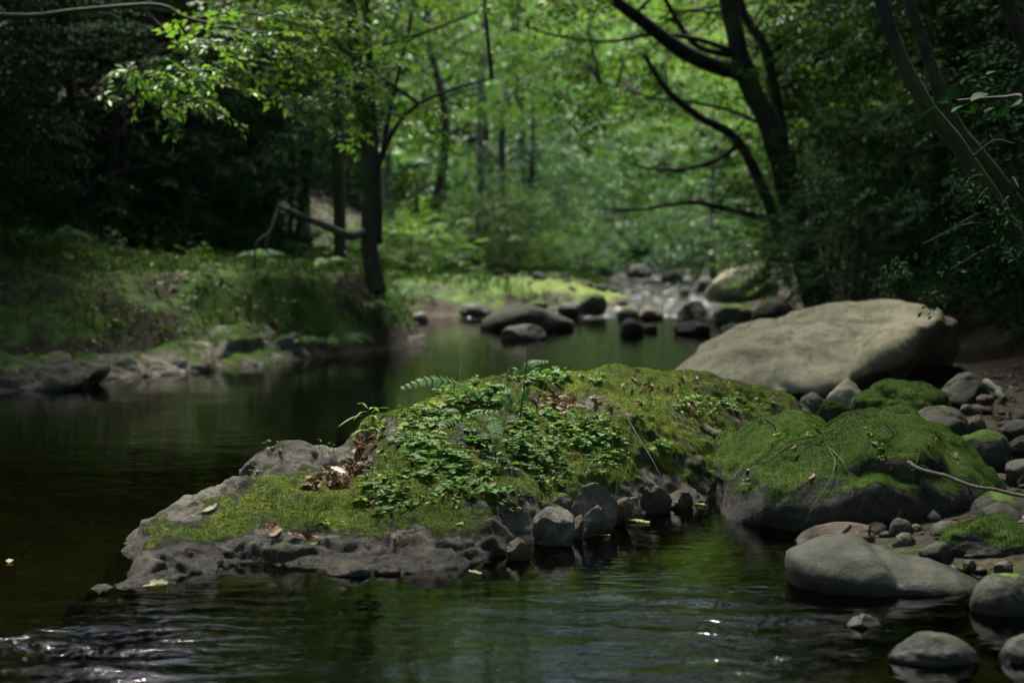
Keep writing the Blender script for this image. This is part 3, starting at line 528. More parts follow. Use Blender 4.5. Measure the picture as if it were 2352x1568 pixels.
ST = [
 # right shore
 ((1886, 868, 2014, 962), "pale pointed stone standing in front of the big boulder's dark undercut", dict(mat='pale', D=7.0, seed=31, ang=9, depth=.7, base=.2)),
 ((1880, 920, 1953, 968), "small mossy stone at the foot of the pale pointed stone", dict(mat='rock_green', D=6.6, seed=32, moss=1.0, tufts=3000)),
 ((1946, 910, 2002, 967), "small dark round stone leaning on the pale pointed stone", dict(mat='cobble', D=6.6, seed=33)),
 ((1972, 873, 2203, 975), "moss-covered dome of rock behind the moss-capped boulder", dict(mat='rock_green', D=6.5, seed=34, moss=1.05, tufts=12000, name=B, cat=B, depth=.7)),
 ((2146, 856, 2284, 938), "bare grey boulder high on the right shore beside a pale root", dict(mat='dark_cobble', D=7.6, seed=35, name=B, cat=B, ang=8)),
 ((2083, 934, 2240, 1010), "smooth dark dome of stone between two mossy boulders", dict(mat='dark_cobble', D=6.0, seed=36, moss=.45)),
 ((2220, 956, 2269, 994), "small reddish stone on the right shore", dict(mat='rust', D=6.2, seed=37)),
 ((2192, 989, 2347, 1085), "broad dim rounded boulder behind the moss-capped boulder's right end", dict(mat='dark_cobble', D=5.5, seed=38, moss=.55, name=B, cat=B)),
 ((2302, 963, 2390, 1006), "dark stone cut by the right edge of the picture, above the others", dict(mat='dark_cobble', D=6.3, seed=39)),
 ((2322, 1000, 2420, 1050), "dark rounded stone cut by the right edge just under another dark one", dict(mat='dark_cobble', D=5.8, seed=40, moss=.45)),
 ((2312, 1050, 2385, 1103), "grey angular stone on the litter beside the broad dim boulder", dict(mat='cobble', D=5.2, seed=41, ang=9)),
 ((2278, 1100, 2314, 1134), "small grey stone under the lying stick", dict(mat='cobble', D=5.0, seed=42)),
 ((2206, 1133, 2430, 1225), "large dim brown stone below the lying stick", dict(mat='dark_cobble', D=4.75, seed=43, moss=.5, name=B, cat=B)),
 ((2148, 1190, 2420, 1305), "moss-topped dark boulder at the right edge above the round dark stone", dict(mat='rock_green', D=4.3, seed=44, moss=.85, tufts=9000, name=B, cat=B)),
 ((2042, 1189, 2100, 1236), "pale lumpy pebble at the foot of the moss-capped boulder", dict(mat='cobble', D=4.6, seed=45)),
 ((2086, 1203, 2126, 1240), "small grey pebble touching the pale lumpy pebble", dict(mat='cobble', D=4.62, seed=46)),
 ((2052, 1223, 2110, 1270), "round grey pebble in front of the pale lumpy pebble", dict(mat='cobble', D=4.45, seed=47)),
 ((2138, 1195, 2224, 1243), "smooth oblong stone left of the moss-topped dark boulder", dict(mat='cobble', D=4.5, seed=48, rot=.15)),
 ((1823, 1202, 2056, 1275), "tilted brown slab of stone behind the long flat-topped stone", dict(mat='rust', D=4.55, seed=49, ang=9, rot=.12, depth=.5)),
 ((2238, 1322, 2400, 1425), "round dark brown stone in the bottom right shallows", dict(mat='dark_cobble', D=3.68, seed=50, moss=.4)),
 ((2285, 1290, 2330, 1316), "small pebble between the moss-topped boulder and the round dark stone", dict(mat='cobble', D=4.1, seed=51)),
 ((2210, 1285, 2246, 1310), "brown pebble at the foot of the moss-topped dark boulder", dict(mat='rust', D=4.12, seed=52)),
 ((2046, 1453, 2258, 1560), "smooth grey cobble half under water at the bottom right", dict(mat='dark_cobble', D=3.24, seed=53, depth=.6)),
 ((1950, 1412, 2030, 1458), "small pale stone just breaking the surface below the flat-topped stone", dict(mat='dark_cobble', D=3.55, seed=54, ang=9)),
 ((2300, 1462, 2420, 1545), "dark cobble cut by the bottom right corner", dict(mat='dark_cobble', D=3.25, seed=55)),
 ((1832, 898, 1898, 958), "low pale slab between the long mossy rock and the pale pointed stone", dict(mat='cobble', D=7.3, seed=56, ang=10, depth=1.1)),
 ((2246, 905, 2290, 925), "small brown stone beside the pale root", dict(mat='rust', D=7.4, seed=57)),
 ((2204, 928, 2240, 948), "small grey stone in front of the bare grey boulder", dict(mat='cobble', D=7.0, seed=58)),
 # foot of the mossy rock
 ((1301, 1108, 1419, 1222), "largest pale rounded stone at the waterline against the mossy rock", dict(mat='shore', seed=61, depth=.55, rot=-.15, ang=9, base=.3)),
 ((1219, 1152, 1322, 1253), "upright pale stone with a rusty waterline, left of the largest pale one", dict(mat='shore', seed=62, depth=.6, rot=-.08, ang=10, base=.35)),
 ((1262, 1133, 1322, 1186), "small mottled round stone perched between two pale ones", dict(mat='rock', D=4.85, seed=63, moss=.35)),
 ((1305, 1180, 1345, 1238), "narrow pale stone wedged beside the upright pale stone", dict(mat='shore', seed=64, ang=10, rot=-.3, base=.35)),
 ((1326, 1155, 1382, 1232), "slanting brown-grey stone in front of the largest pale stone", dict(mat='shore', seed=65, ang=10, rot=-.4, base=.3)),
 ((1395, 1138, 1455, 1210), "wedge-shaped brownish stone right of the largest pale stone", dict(mat='rust', seed=66, rot=-.4, ang=9)),
 ((1427, 1142, 1483, 1194), "small pale square stone at the waterline under the grass", dict(mat='shore', seed=67, ang=10)),
 ((1432, 1082, 1474, 1165), "tall dark slab standing behind the small pale square stone", dict(mat='cobble', D=5.25, seed=68, ang=9, rot=-.25)),
 ((1470, 1098, 1545, 1178), "orange-brown wet slab at the foot of the mossy rock", dict(mat='rust', seed=69, ang=9, depth=.5)),
 ((1525, 1128, 1600, 1168), "low rusty ledge stone by the dark gap between rocks", dict(mat='rust', seed=70, ang=8, depth=.6)),
 ((1160, 1232, 1220, 1285), "angular orange stone at the waterline under the mossy hump", dict(mat='rust', seed=71, ang=10)),
 ((1232, 1150, 1264, 1172), "tiny grey pebble on top of the upright pale stone", dict(mat='cobble', D=4.75, seed=72)),
 ((745, 1292, 850, 1332), "wet rounded stone awash at the front of the mossy rock", dict(mat='shore', D=4.12, seed=73, base=.4)),
 ((855, 1298, 925, 1330), "low wet brown stone awash next to the rounded one", dict(mat='rust', D=4.13, seed=74, base=.4)),
 # pool and riffle
 ((1101, 699, 1325, 757), "dark dome of rock rising from the far end of the pool", dict(mat='dark_cobble', seed=81, base=.15, depth=.7, name=B, cat=B, z0=0, moss=.3)),
 ((1150, 745, 1264, 780), "small pointed grey rock in the pool in front of the dark dome", dict(mat='cobble', seed=82, ang=9, base=.1)),
 ((1053, 695, 1130, 729), "smooth dark cobble left of the dark dome in the pool", dict(mat='dark_cobble', seed=83)),
 ((1057, 666, 1152, 704), "large greenish cobble behind the smooth dark one on the far shore", dict(mat='cobble', D=21, seed=84, moss=.4)),
 ((1000, 681, 1062, 715), "dark cobble beside the mossy round stones on the far shore", dict(mat='dark_cobble', D=19.6, seed=85)),
 ((1036, 678, 1079, 706), "small grey cobble squeezed behind the dark cobbles", dict(mat='cobble', D=20.2, seed=86)),
 ((966, 652, 1014, 692), "moss-covered round stone beyond the left bank's tip", dict(mat='rock_green', D=20.5, seed=87, moss=1.0)),
 ((945, 684, 1000, 714), "low mossy stone at the far shore's left end", dict(mat='rock_green', D=19, seed=88, moss=.8)),
 ((938, 716, 985, 745), "pale wet stone at the far left corner of the pool", dict(mat='shore', D=17.8, seed=89)),
 ((1280, 694, 1342, 722), "black wet stone at the lip of the riffle", dict(mat='dark_cobble', D=18.6, seed=90)),
 ((1329, 670, 1396, 714), "moss-topped stone standing in the riffle", dict(mat='rock_green', D=19.2, seed=91, moss=.75)),
 ((1416, 703, 1470, 735), "low mossy stone at the riffle's lip, left of its neighbour", dict(mat='rock_green', D=18.5, seed=92, moss=.6)),
 ((1468, 702, 1526, 734), "brown flat stone at the riffle's lip, right of the low mossy one", dict(mat='rust', D=18.4, seed=93, moss=.4)),
 ((1420, 731, 1480, 768), "dark upright rock in the pool below the riffle", dict(mat='dark_cobble', seed=94, base=.15)),
 ((1475, 744, 1513, 762), "small low dark stone beside the dark upright rock", dict(mat='dark_cobble', seed=95)),
 ((1548, 738, 1636, 768), "flat black rock at the water's edge near the big boulder", dict(mat='dark_cobble', seed=96, depth=.7)),
 ((1556, 686, 1628, 742), "blocky dark mossy rock right of the riffle", dict(mat='rock_green', D=18.6, seed=97, moss=.4, ang=9, name=B, cat=B)),
 ((1560, 662, 1586, 684), "small black rock in the bright water beyond the riffle", dict(mat='dark_cobble', D=23, seed=98)),
 ((1590, 636, 1656, 675), "shadowed rock left of the far pale boulder", dict(mat='dark_cobble', D=24, seed=99)),
 ((1622, 610, 1796, 712), "far pale boulder upstream, smooth on top and dark underneath", dict(mat='pale', D=21.5, seed=100, name=B, cat=B, base=.45, ang=3, lump=.08)),
 ((1640, 692, 1740, 745), "dark mossy rock on the right shore below the far pale boulder", dict(mat='rock_green', D=17.5, seed=101, moss=.6)),
 ((1730, 690, 1830, 740), "dim rock in the shade behind the big boulder", dict(mat='dark_cobble', D=16, seed=102, moss=.3)),
 ((1655, 742, 1740, 772), "low dark slab on the shore just left of the big boulder's top", dict(mat='dark_cobble', D=15, seed=103)),
 ((1215, 690, 1262, 706), "greenish stone just behind the dark dome", dict(mat='rock_green', D=19.5, seed=104, moss=.7)),
 ((1345, 574, 1420, 622), "mossy boulder on the stream bank far upstream", dict(mat='rock_green', D=31, seed=105, moss=.9, name=B, cat=B)),
 ((1440, 606, 1500, 634), "grey rock in the stream bed far upstream", dict(mat='cobble', D=31, seed=106)),
 ((1520, 622, 1570, 645), "low grey rock at the head of the bright water", dict(mat='cobble', D=28, seed=107)),
]
for bb, lab, kw in ST: stone(*bb, lab, **kw)
rc = np.random.default_rng(8); cob = []
for k in range(120):
    x, y = rc.uniform(.9, 2.9), rc.uniform(3.5, 8.5); z = tz(x, y)
    if z < -.10: continue
    if len(cob) < 6:
        S, T = ico(4); P = facet(S, rc, 8); P = P * (1 + .14 * fbm(S * 1.4 + k, 3, k))[:, None]; P = P * np.array([1, rc.uniform(.6, .9), rc.uniform(.45, .7)])
        o = add_stone("cobble", P, T, M['dark_cobble'], None, "stone", 0.0, seed=k, org=np.zeros(3)); cob.append(o)
    else: o = cob[k % 6].copy(); SC.collection.objects.link(o)
    w = .02 + .075 * rc.random() ** 1.7; o.location = (x, y, z + w * .22); o.scale = (w, w, w); o.rotation_euler = (rc.normal(0, .2), rc.normal(0, .2), rc.uniform(0, 6.3))
    tag(o, "small dark cobble lying loose among the larger stones of the right shore", "stone", "loose cobbles on the right shore")
for k in range(44):
    x, y = rc.uniform(-.9, 2.3), rc.uniform(18.8, 26); o = cob[k % 6].copy(); SC.collection.objects.link(o); w = .05 + .11 * rc.random() ** 1.8
    o.location = (x, y, max(tz(x, y), wlev(y) - .02) + w * .2); o.scale = (w, w, w); o.rotation_euler = (rc.normal(0, .2), rc.normal(0, .2), rc.uniform(0, 6.3)); tag(o, "small stone lying on the mossy gravel bar beside the far stream", "stone", "stones on the far gravel bar")
# left bank: pale outcrop and mud toe at the waterline
def outcrop(y0, y1, smax, top, label, mat, seed, moss):
    yy = np.arange(y0, y1, .022); ss = np.arange(-.5, smax, .022); S_, Y_ = np.meshgrid(ss, yy); xl = np.interp(Y_, XL[:, 0], XL[:, 1]); ed = sstep(0, .5, Y_ - y0) * sstep(0, .5, y1 - Y_)
    tp_ = top * (.7 + .5 * fbm(np.stack([Y_.ravel() * 1.4, Y_.ravel() * 0, 0 * Y_.ravel()], 1), 3, seed).reshape(Y_.shape))
    Z_ = np.where(S_ < 0, .5 * S_, tp_ * sstep(-.1, .6, S_) - .5 * np.clip(S_ - .75, 0, 3)) - .3 * (1 - ed)
    V = np.stack([(xl - S_).ravel(), Y_.ravel() - .15 * S_.ravel(), Z_.ravel()], 1); nx = len(ss); i = np.arange(nx - 1)[None] + np.arange(len(yy) - 1)[:, None] * nx
    T = np.concatenate([np.stack([i, i + nx, i + 1], -1).reshape(-1, 3), np.stack([i + 1, i + nx, i + nx + 1], -1).reshape(-1, 3)])
    V = V + vnormals(V, T) * (.20 * craggy(V, 1.3, seed, (1, 1.3, 2.0)))[:, None]
    return add_stone("rock_outcrop", V, T, M[mat], label, "rock", moss, 0, seed)
outcrop(9.3, 12.6, 1.6, .40, "pale crumbling rock outcrop along the waterline under the left bank", 'shore', 121, .55)
outline_rock([(738, 838), (790, 806), (860, 798), (930, 776), (975, 768), (985, 800), (930, 860), (780, 880)], 13.7, .35,
    "grey rock ledge at the tip of the left bank", 'rock', seed=122, lump=.08, e=.6, name="rock_ledge", cat="rock", ridge=[(700, 830), (980, 790)], lean=1.0, fine=.05)
outline_rock([(-60, 870), (0, 838), (90, 830), (170, 836), (228, 850), (215, 900), (120, 960), (0, 980), (-80, 940)], 9.7, .35,
    "dark muddy ledge at the left edge of the pool", 'dark_cobble', seed=123, lump=.06, e=.6, name="mud_ledge", cat="ledge", ridge=[(-60, 890), (230, 880)], lean=1.8, fine=.05, crg=.08)
# gravel on the right shore
g = Geo(); r = np.random.default_rng(5); S, T = ico(1); n = 4200
px = r.uniform(.75, 3.4, n); py = r.uniform(3.4, 9.5, n); pz = terrain(px, py); ok = pz > -.12
for x, y, z in zip(px[ok], py[ok], pz[ok]):
    s = .006 + .034 * r.random() ** 3.5; g.add(S * s * r.uniform(.5, 1.3, 3) * np.array([1, 1, .6]) * (1 + .15 * r.normal(size=(len(S), 1))) + [x, y, z + s * .05], T, r.random())
tag(build("gravel", g, M['dark_cobble'], smooth=False), "loose gravel between the stones of the right shore", "gravel", kind="stuff")
# ---------------------------------------------------------------- trees and shrubs
UP = np.array([0, 0, 1.0])
def spray_local(rng, L, leaf, n_main=7, n_side=3):            # a flat twig of leaves: positions, directions, normals in its own frame
    p, d = [], []
    def tw(o, a, l, k):
        for i in range(k):
            t = (i + .6) / k; q = o + np.array([math.cos(a), math.sin(a), 0]) * l * t; sg = 1 if i % 2 else -1
            p.append(q + [0, 0, -.10 * l * t * t]); b = a + sg * rng.uniform(.6, 1.0); d.append([math.cos(b), math.sin(b), rng.normal(0, .18) - .12])
        p.append(o + np.array([math.cos(a), math.sin(a), -.1]) * l); d.append([math.cos(a), math.sin(a), -.2])
    tw(np.zeros(3), 0, L, n_main)
    for j in range(n_side):
        t = (j + .6) / (n_side + .4); tw(np.array([L * t * .8, 0, 0]), (1 if j % 2 else -1) * rng.uniform(.5, .9), L * .55 * (1 - t * .4), max(3, n_main - 3))
    n = np.tile(UP, (len(p), 1)) + rng.normal(0, .30, (len(p), 3))
    return np.array(p), np.array(d, float), n
def sprays(g, rng, O, X, Z, L, leaf, wid=.55, nm=7, ns=3, var0=.5, vs=.22, fine=False):      # place sprays at O along X with up Z
    X = nrm(X); Y = nrm(np.cross(Z, X)); Z = np.cross(X, Y); k = len(O); grp = rng.integers(0, 4, k)
    for a in range(4):
        m = grp == a
        if not m.any(): continue
        lp, ld, ln = spray_local(rng, L, leaf, nm, ns); sc = rng.uniform(.65, 1.25, m.sum())
        Rm = np.stack([X[m], Y[m], Z[m]], 1)                  # rows are axes
        P = O[m][:, None] + np.einsum('nj,kji->kni', lp, Rm) * sc[:, None, None]
        D = np.einsum('nj,kji->kni', ld, Rm); Nn = np.einsum('nj,kji->kni', ln, Rm)
        P, D, Nn = P.reshape(-1, 3), D.reshape(-1, 3), Nn.reshape(-1, 3); n = len(P)
        D = D + rng.normal(0, .12, D.shape); Nn = Nn + rng.normal(0, .15, Nn.shape)
        sv = np.repeat(np.clip(var0 + rng.normal(0, vs, m.sum()), 0, 1), len(lp)); va = np.clip(sv + rng.normal(0, .12, n), 0, 1)
        sz = leaf * rng.uniform(.65, 1.2, n)
        if fine: add_fine(g, P, D, Nn, sz, sz * wid, va)
        else:
            v, f = leaves(P, D, Nn, sz, sz * wid); g.add(v, f, np.repeat(va, 4))
def crown_geo(rng, centers, cen, ns, spread, L, leaf, wid=.55, nm=7, nside=3, flat=.45, var0=.5, vs=.2, tilt=.28):
    g = Geo(); C = np.repeat(np.asarray(centers), ns, 0); k = len(C)
    O = C + rng.normal(0, 1, (k, 3)) * np.array([spread, spread, spread * flat])
    out = O - np.asarray(cen); out[:, 2] *= .35; X = nrm(out) + rng.normal(0, .55, (k, 3)) * [1, 1, .45]; X[:, 2] -= .12
    Z = UP + rng.normal(0, tilt, (k, 3)); cv = np.repeat(rng.normal(0, .16, len(centers)), ns)
    sprays(g, rng, O, X, Z, L, leaf, wid, nm, nside, var0, vs); return g
def limb(g, rng, pts, r0, r1, n=24, sides=8, rough=.12, seed=0):
    P = spline(pts, n); w = .35 * r0; P = P + w * np.stack([fbm(P * 1.5 + s, 2, seed + s) for s in (1, 2, 3)], 1) * np.linspace(0, 1, n)[:, None]
    v, f = tube(P, r0, r1, sides, rough, 1.0, seed); g.add(v, f, .5); return P
def twiggy(g, rng, base_pts, ends, r0=.02, r1=.004):          # thin branches from the nearest point of a path to each leaf clump
    B = np.asarray(base_pts)
    for e in ends:
        d = np.linalg.norm(B - e, axis=1) + np.maximum(0, B[:, 2] - e[2]) * .8; o = B[np.argmin(d)]
        mid = (o + e) / 2 + rng.normal(0, .08, 3) * np.linalg.norm(e - o) + [0, 0, .12 * np.linalg.norm(e - o)]
        v, f = tube(spline([o, mid, e], 9), r0, r1, 5); g.add(v, f, .5)
def blob_pts(rng, cen, rad, n, shell=.55):
    d = nrm(rng.normal(0, 1, (n, 3))); r = rng.uniform(shell, 1.0, n) ** .8
    return np.asarray(cen) + d * r[:, None] * np.asarray(rad)

# the bright trees up the stream: four crowns shared by the whole stand
def far_tree(rng, mat, leaf, h, rad, ncl, ns, bark='bark', low=.18, pale=False):
    root = thing("broadleaf_tree", None, "tree")
    tg = Geo(); top = np.array([rng.normal(0, .5), rng.normal(0, .5), h * .8])
    P = limb(tg, rng, [(0, 0, -.3), (rng.normal(0, .2), rng.normal(0, .2), h * .3), (top * .7), top], .13, .03, 26, seed=int(rng.integers(99)))
    cen = np.array([0, 0, h * (low + 1) / 2]); cl = blob_pts(rng, cen, (rad, rad, h * (1 - low) / 2), ncl, .35)
    twiggy(tg, rng, P[6:], cl, .026, .005)
    build("trunk", tg, M[bark], root)
    build("crown", crown_geo(rng, cl, cen, ns, .55, .75, leaf, nm=6, nside=3, tilt=.7), M[mat], root); return root
R = np.random.default_rng(77)
protos = [far_tree(R, 'leaf_bright', .12, 9, 3.0, 50, 8), far_tree(R, 'leaf_bright', .10, 8, 2.8, 50, 8, bark='bark_pale'),
          far_tree(R, 'leaf_cool', .12, 6.5, 2.6, 46, 9, low=.02), far_tree(R, 'leaf_bright', .11, 11, 3.2, 55, 8, bark='bark_pale', low=.3)]
FT = [ # x on the picture, distance, which, scale, turn, label
 (960, 26, 0, .85, .4, "bright green tree behind the left bank, nearest of those left of the riffle"),
 (1110, 33, 2, .95, 1.9, "blue-green bushy tree behind the gravel bar"),
 (1250, 40, 1, 1.1, .2, "slim pale-stemmed tree upstream, above the yellow mossy bar"),
 (900, 29, 3, .95, 2.5, "tall tree with a pale trunk behind the forked tree on the left bank"),
 (1400, 46, 2, 1.0, 3.1, "broad blue-green tree closing the view straight up the stream"),
 (1560, 36, 0, .75, 4.0, "yellow-green tree behind the leaning tree's lower branches"),
 (1640, 29, 2, .62, 5.0, "low blue-green tree overhanging the far pale boulder"),
 (1760, 30, 1, .9, 1.1, "mid-green tree behind the leaning tree's trunk"),
 (700, 26, 1, 1.0, 3.6, "shaded tree in the wood behind the left bank"),
 (1215, 31, 2, .8, 2.2, "low blue-green tree with branches to the ground above the yellow mossy bar"), (1330, 37, 2, .95, .9, "blue-green tree left of the far stream"), (1480, 41, 0, .9, 5.5, "bright tree leaning over the head of the bright water"),
 (1900, 27, 3, .95, 2.1, "tall tree in the shade of the right bank"),
]
FTG = "trees closing the view far upstream"
far_spots = [(1050, 46), (1180, 52), (1330, 50), (1480, 54), (1620, 48), (1750, 50), (930, 48), (800, 42), (1260, 62), (1420, 64), (1560, 62), (1110, 64), (1700, 64), (960, 62), (1850, 44), (620, 44)]
used = [False] * 4
def put_far(x, D, k, sc, rz, lab, grp=None):
    q = W(x, 600, D); loc = (q[0], q[1], tz(q[0], q[1]) - .05)
    if not used[k]:
        r = protos[k]; used[k] = True; r.location = loc; r.rotation_euler[2] = rz; r["label"] = lab
        if grp: r["group"] = grp
    else: r = dup(protos[k], loc, rz, None, lab, grp)
    r.scale = (sc, sc, sc); return r
for a in FT: put_far(*a)
for n, (x, D) in enumerate(far_spots):
    put_far(x, D, (n * 3 + 1) % 4, R.uniform(.95, 1.3), R.uniform(0, 6.2), "distant broadleaf tree whose crown merges into the bright green far upstream", FTG)

# the wooded slope that closes the valley
g = Geo(); k = 9500; y = 42 + 54 * R.random(k) ** 1.4; x = R.uniform(-.5, .5, k) * (16 + 1.1 * (y - 42)) + 3; z = terrain(x, y) + .2 + 8 * R.random(k)
sprays(g, R, np.stack([x, y, z], 1), nrm(R.normal(0, 1, (k, 3)) * [1, 1, .3]), UP + R.normal(0, .8, (k, 3)), 1.9, .30, .6, 6, 3, .58, .25)
tag(build("far_woodland", g, M['leaf_bright']), "sunlit woodland on the slope that closes the valley", "woodland", kind="stuff")

# unseen leaf mass added on both sides and downstream to block low skylight
k = 9000; a = R.uniform(0, 6.283, k); rr = R.uniform(1.0, 1.5, k); x = 9.5 * rr * np.cos(a); y = 4 + 14 * rr * np.sin(a); ok = (y < 15) & ((np.abs(x) > 6.5) | (y < -6)); x, y = x[ok], y[ok]; k = len(x); z = terrain(x, y) + R.uniform(0, 9, k)
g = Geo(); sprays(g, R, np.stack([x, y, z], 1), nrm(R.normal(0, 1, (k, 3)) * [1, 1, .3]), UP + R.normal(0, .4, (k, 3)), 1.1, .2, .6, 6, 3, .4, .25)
tag(build("woodland", g, M['leaf_mid']), "unseen leaf mass added beside and behind the viewer to block low skylight", "woodland", kind="stuff")

k = 7000; x = np.concatenate([R.uniform(-13, -3.8, 4200), R.uniform(5.0, 12, k - 4200)]); y = np.concatenate([R.uniform(17.5, 27, 4200), R.uniform(9, 25, k - 4200)]); z = terrain(x, y) + 7.5 * R.random(k) ** 1.2  # dark leaf wall added to shut out light, standing for deep shade
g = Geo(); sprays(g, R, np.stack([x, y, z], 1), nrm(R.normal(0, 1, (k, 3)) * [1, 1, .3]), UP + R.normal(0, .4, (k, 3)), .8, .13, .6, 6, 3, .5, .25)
tag(build("dark_leaf_wall", g, M['leaf_dark']), "dark leaf wall behind the bank shrubs, added to shut out light from the wood", "woodland", kind="stuff")

# low bushes on the far banks
def bush(rng, mat, leaf, h, rad, ncl, ns, name="bush", L=.4, bark='bark'):
    root = thing(name, None, "bush"); tg = Geo(); cl = blob_pts(rng, (0, 0, h * .55), (rad, rad, h * .5), ncl, .3); cl[:, 2] = np.maximum(cl[:, 2], .08)
    for j in range(5):
        a = rng.uniform(0, 6.3); P = limb(tg, rng, [(0, 0, -.1), (.2 * rad * math.cos(a), .2 * rad * math.sin(a), h * .35), (.5 * rad * math.cos(a), .5 * rad * math.sin(a), h * .8)], .035, .01, 12, 6, seed=j)
        twiggy(tg, rng, P[3:], cl[j::5], .012, .003)
    build("stem", tg, M[bark], root)
    build("foliage", crown_geo(rng, cl, (0, 0, h * .3), ns, .3 * rad, L, leaf, nm=6, nside=3), M[mat], root); return root
bprot = [bush(R, 'leaf_bright', .08, 1.6, 1.2, 26, 11), bush(R, 'leaf_cool', .08, 1.9, 1.4, 28, 11), bush(R, 'leaf_mid', .07, 1.3, 1.1, 24, 11)]
BU = [(1000, 640, 24, 2, .8, "low leafy bush at the foot of the far left bank"), (1085, 630, 25, 2, 1.1, "many-stemmed bush standing on the far bank left of the yellow moss"), (1180, 612, 30, 0, .9, "bright low bush behind the yellow mossy bar"),
      (1290, 606, 34, 1, .9, "blue-green bush on the bank left of the far stream"), (1500, 600, 36, 1, 1.0, "blue-green bush drooping over the far stream"), (1600, 615, 29, 1, .75, "blue-green bush just left of the far pale boulder"),
      (1400, 590, 42, 0, 1.2, "bright bush where the stream disappears"), (1830, 640, 21, 2, .9, "dim bush on the right bank behind the far pale boulder"), (1150, 645, 25.5, 2, .5, "low dark-green bush at the back of the yellow mossy bar, left one"), (1258, 642, 26.5, 0, .42, "small bright bush at the back of the yellow mossy bar, middle one"), (1340, 634, 27.5, 1, .5, "blue-green low bush at the back of the yellow mossy bar, nearest the stream"), (1010, 668, 21.5, 2, .4, "low dark bush among the far shore's mossy stones"), (940, 620, 21, 0, .55, "small bright bush behind the tip of the left bank")]
bu = [False] * 3
for x, y, D, k, sc, lab in BU:
    q = W(x, y, D); loc = (q[0], q[1], tz(q[0], q[1]) - .04)
    if not bu[k]: r = bprot[k]; bu[k] = True; r.location = loc; r["label"] = lab
    else: r = dup(bprot[k], loc, R.uniform(0, 6), None, lab)
    r.scale = (sc,) * 3

# dark small-leaved evergreens on both banks
def evergreen(rng, h, rad, ncl, ns, leaf=.05):
    root = thing("evergreen_shrub", None, "shrub"); tg = Geo(); cen = (0, 0, h * .5); cl = blob_pts(rng, cen, (rad, rad, h * .5), ncl, .45); cl[:, 2] = np.maximum(cl[:, 2], .25)
    for j in range(4):
        a = rng.uniform(0, 6.3); P = limb(tg, rng, [(0, 0, -.2), (.25 * rad * math.cos(a), .25 * rad * math.sin(a), h * .4), (.4 * rad * math.cos(a), .4 * rad * math.sin(a), h * .9)], .06, .015, 16, 7, seed=j)
        twiggy(tg, rng, P[3:], cl[j::4], .014, .003)
    build("trunk", tg, M['bark_dark'], root)
    build("crown", crown_geo(rng, cl, cen, ns, .30, .34, leaf, wid=.45, nm=8, nside=4, flat=.6, var0=.5), M['leaf_dark'], root); return root
ev = [evergreen(R, 5.5, 1.7, 90, 14), evergreen(R, 4.2, 1.6, 80, 14)]
EV = [ # X, Y, which, scale, label
 (-4.9, 11.8, 0, 1.0, "dark small-leaved evergreen at the left edge of the picture"), (-4.2, 14.6, 1, 1.0, "dark evergreen with pale glints behind the left bank, second from the left"),
 (-5.9, 16.5, 0, 1.25, "tall dark evergreen deep in the wood at far left"), (-3.9, 17.2, 0, 1.0, "dark evergreen standing in the gloom left of the forked tree"), (-4.4, 19.8, 0, 1.15, "dark evergreen right behind the forked tree on the left bank"),
 (-6.6, 13.2, 1, 1.5, "large evergreen hidden in the shade at the upper left"), (-4.6, 20.5, 0, 1.4, "evergreen closing the dark wood behind the left bank"), (-4.6, 23.5, 1, 1.0, "evergreen at the edge of the dark wood beside the bright trees"),
 (4.3, 11.2, 0, 1.0, "black-green evergreen directly behind the big boulder"), (5.0, 14.5, 0, 1.1, "dark evergreen below the leaning tree"), (5.7, 12.6, 0, 1.3, "tall black-green evergreen filling the upper right"),
 (4.3, 8.9, 1, .9, "dark evergreen at the right edge beyond the stones"), (5.2, 16.5, 0, 1.4, "dark evergreen behind the leaning tree's trunk"), (5.6, 9.6, 0, 1.4, "tall dark evergreen at the top right corner"),
 (5.4, 18.5, 1, 1.2, "shaded evergreen on the right bank beyond the leaning tree"), (4.6, 6.9, 1, 1.0, "dark evergreen overhanging the right shore nearest the viewer"), (-3.5, 22.3, 1, .85, "evergreen seen between the forked tree's trunk and the dark straight trunk"), (3.1, 14.4, 1, .55, "low dark evergreen hiding the leaning tree's foot"), (2.9, 12.6, 1, .42, "small dark evergreen just behind the big boulder's right end"),
]
eu = [False] * 2
for X, Y, k, sc, lab in EV:
    loc = (X, Y, tz(X, Y) - .1)
    if not eu[k]: r = ev[k]; eu[k] = True; r.location = loc; r["label"] = lab
    else: r = dup(ev[k], loc, R.uniform(0, 6), None, lab)
    r.scale = (sc,) * 3

# the forked tree on the left bank
def path_w(pts): return [W(*p) for p in pts]
def named_tree(name, label, base, limbs, clumps, cen, ns, spread, L, leaf, mat, bark, tw=(.02, .004), extra=None, nm=7, nside=3, var0=.5, wid=.55):
    o = np.array(base, float); root = thing(name, label, "tree", tuple(o)); allp = []
    for nme, pts, r0, r1, bk in limbs:
        g = Geo(); P = limb(g, R, pts, r0, r1, 40, 10, .16, int(R.integers(99))); allp.append(P); build(nme, g, M[bk or bark], root, loc=(0, 0, 0), origin=None).data.transform(__import__('mathutils').Matrix.Translation(-Vector(o)))
    clumps = np.asarray(clumps); tg = Geo(); twiggy(tg, R, np.concatenate(allp), clumps, *tw); b = build("branches", tg, M[bark], root); b.data.transform(__import__('mathutils').Matrix.Translation(-Vector(o)))
    c = build("crown", crown_geo(R, clumps, cen, ns, spread, L, leaf, wid, nm, nside, var0=var0), M[mat], root); c.data.transform(__import__('mathutils').Matrix.Translation(-Vector(o))); return root
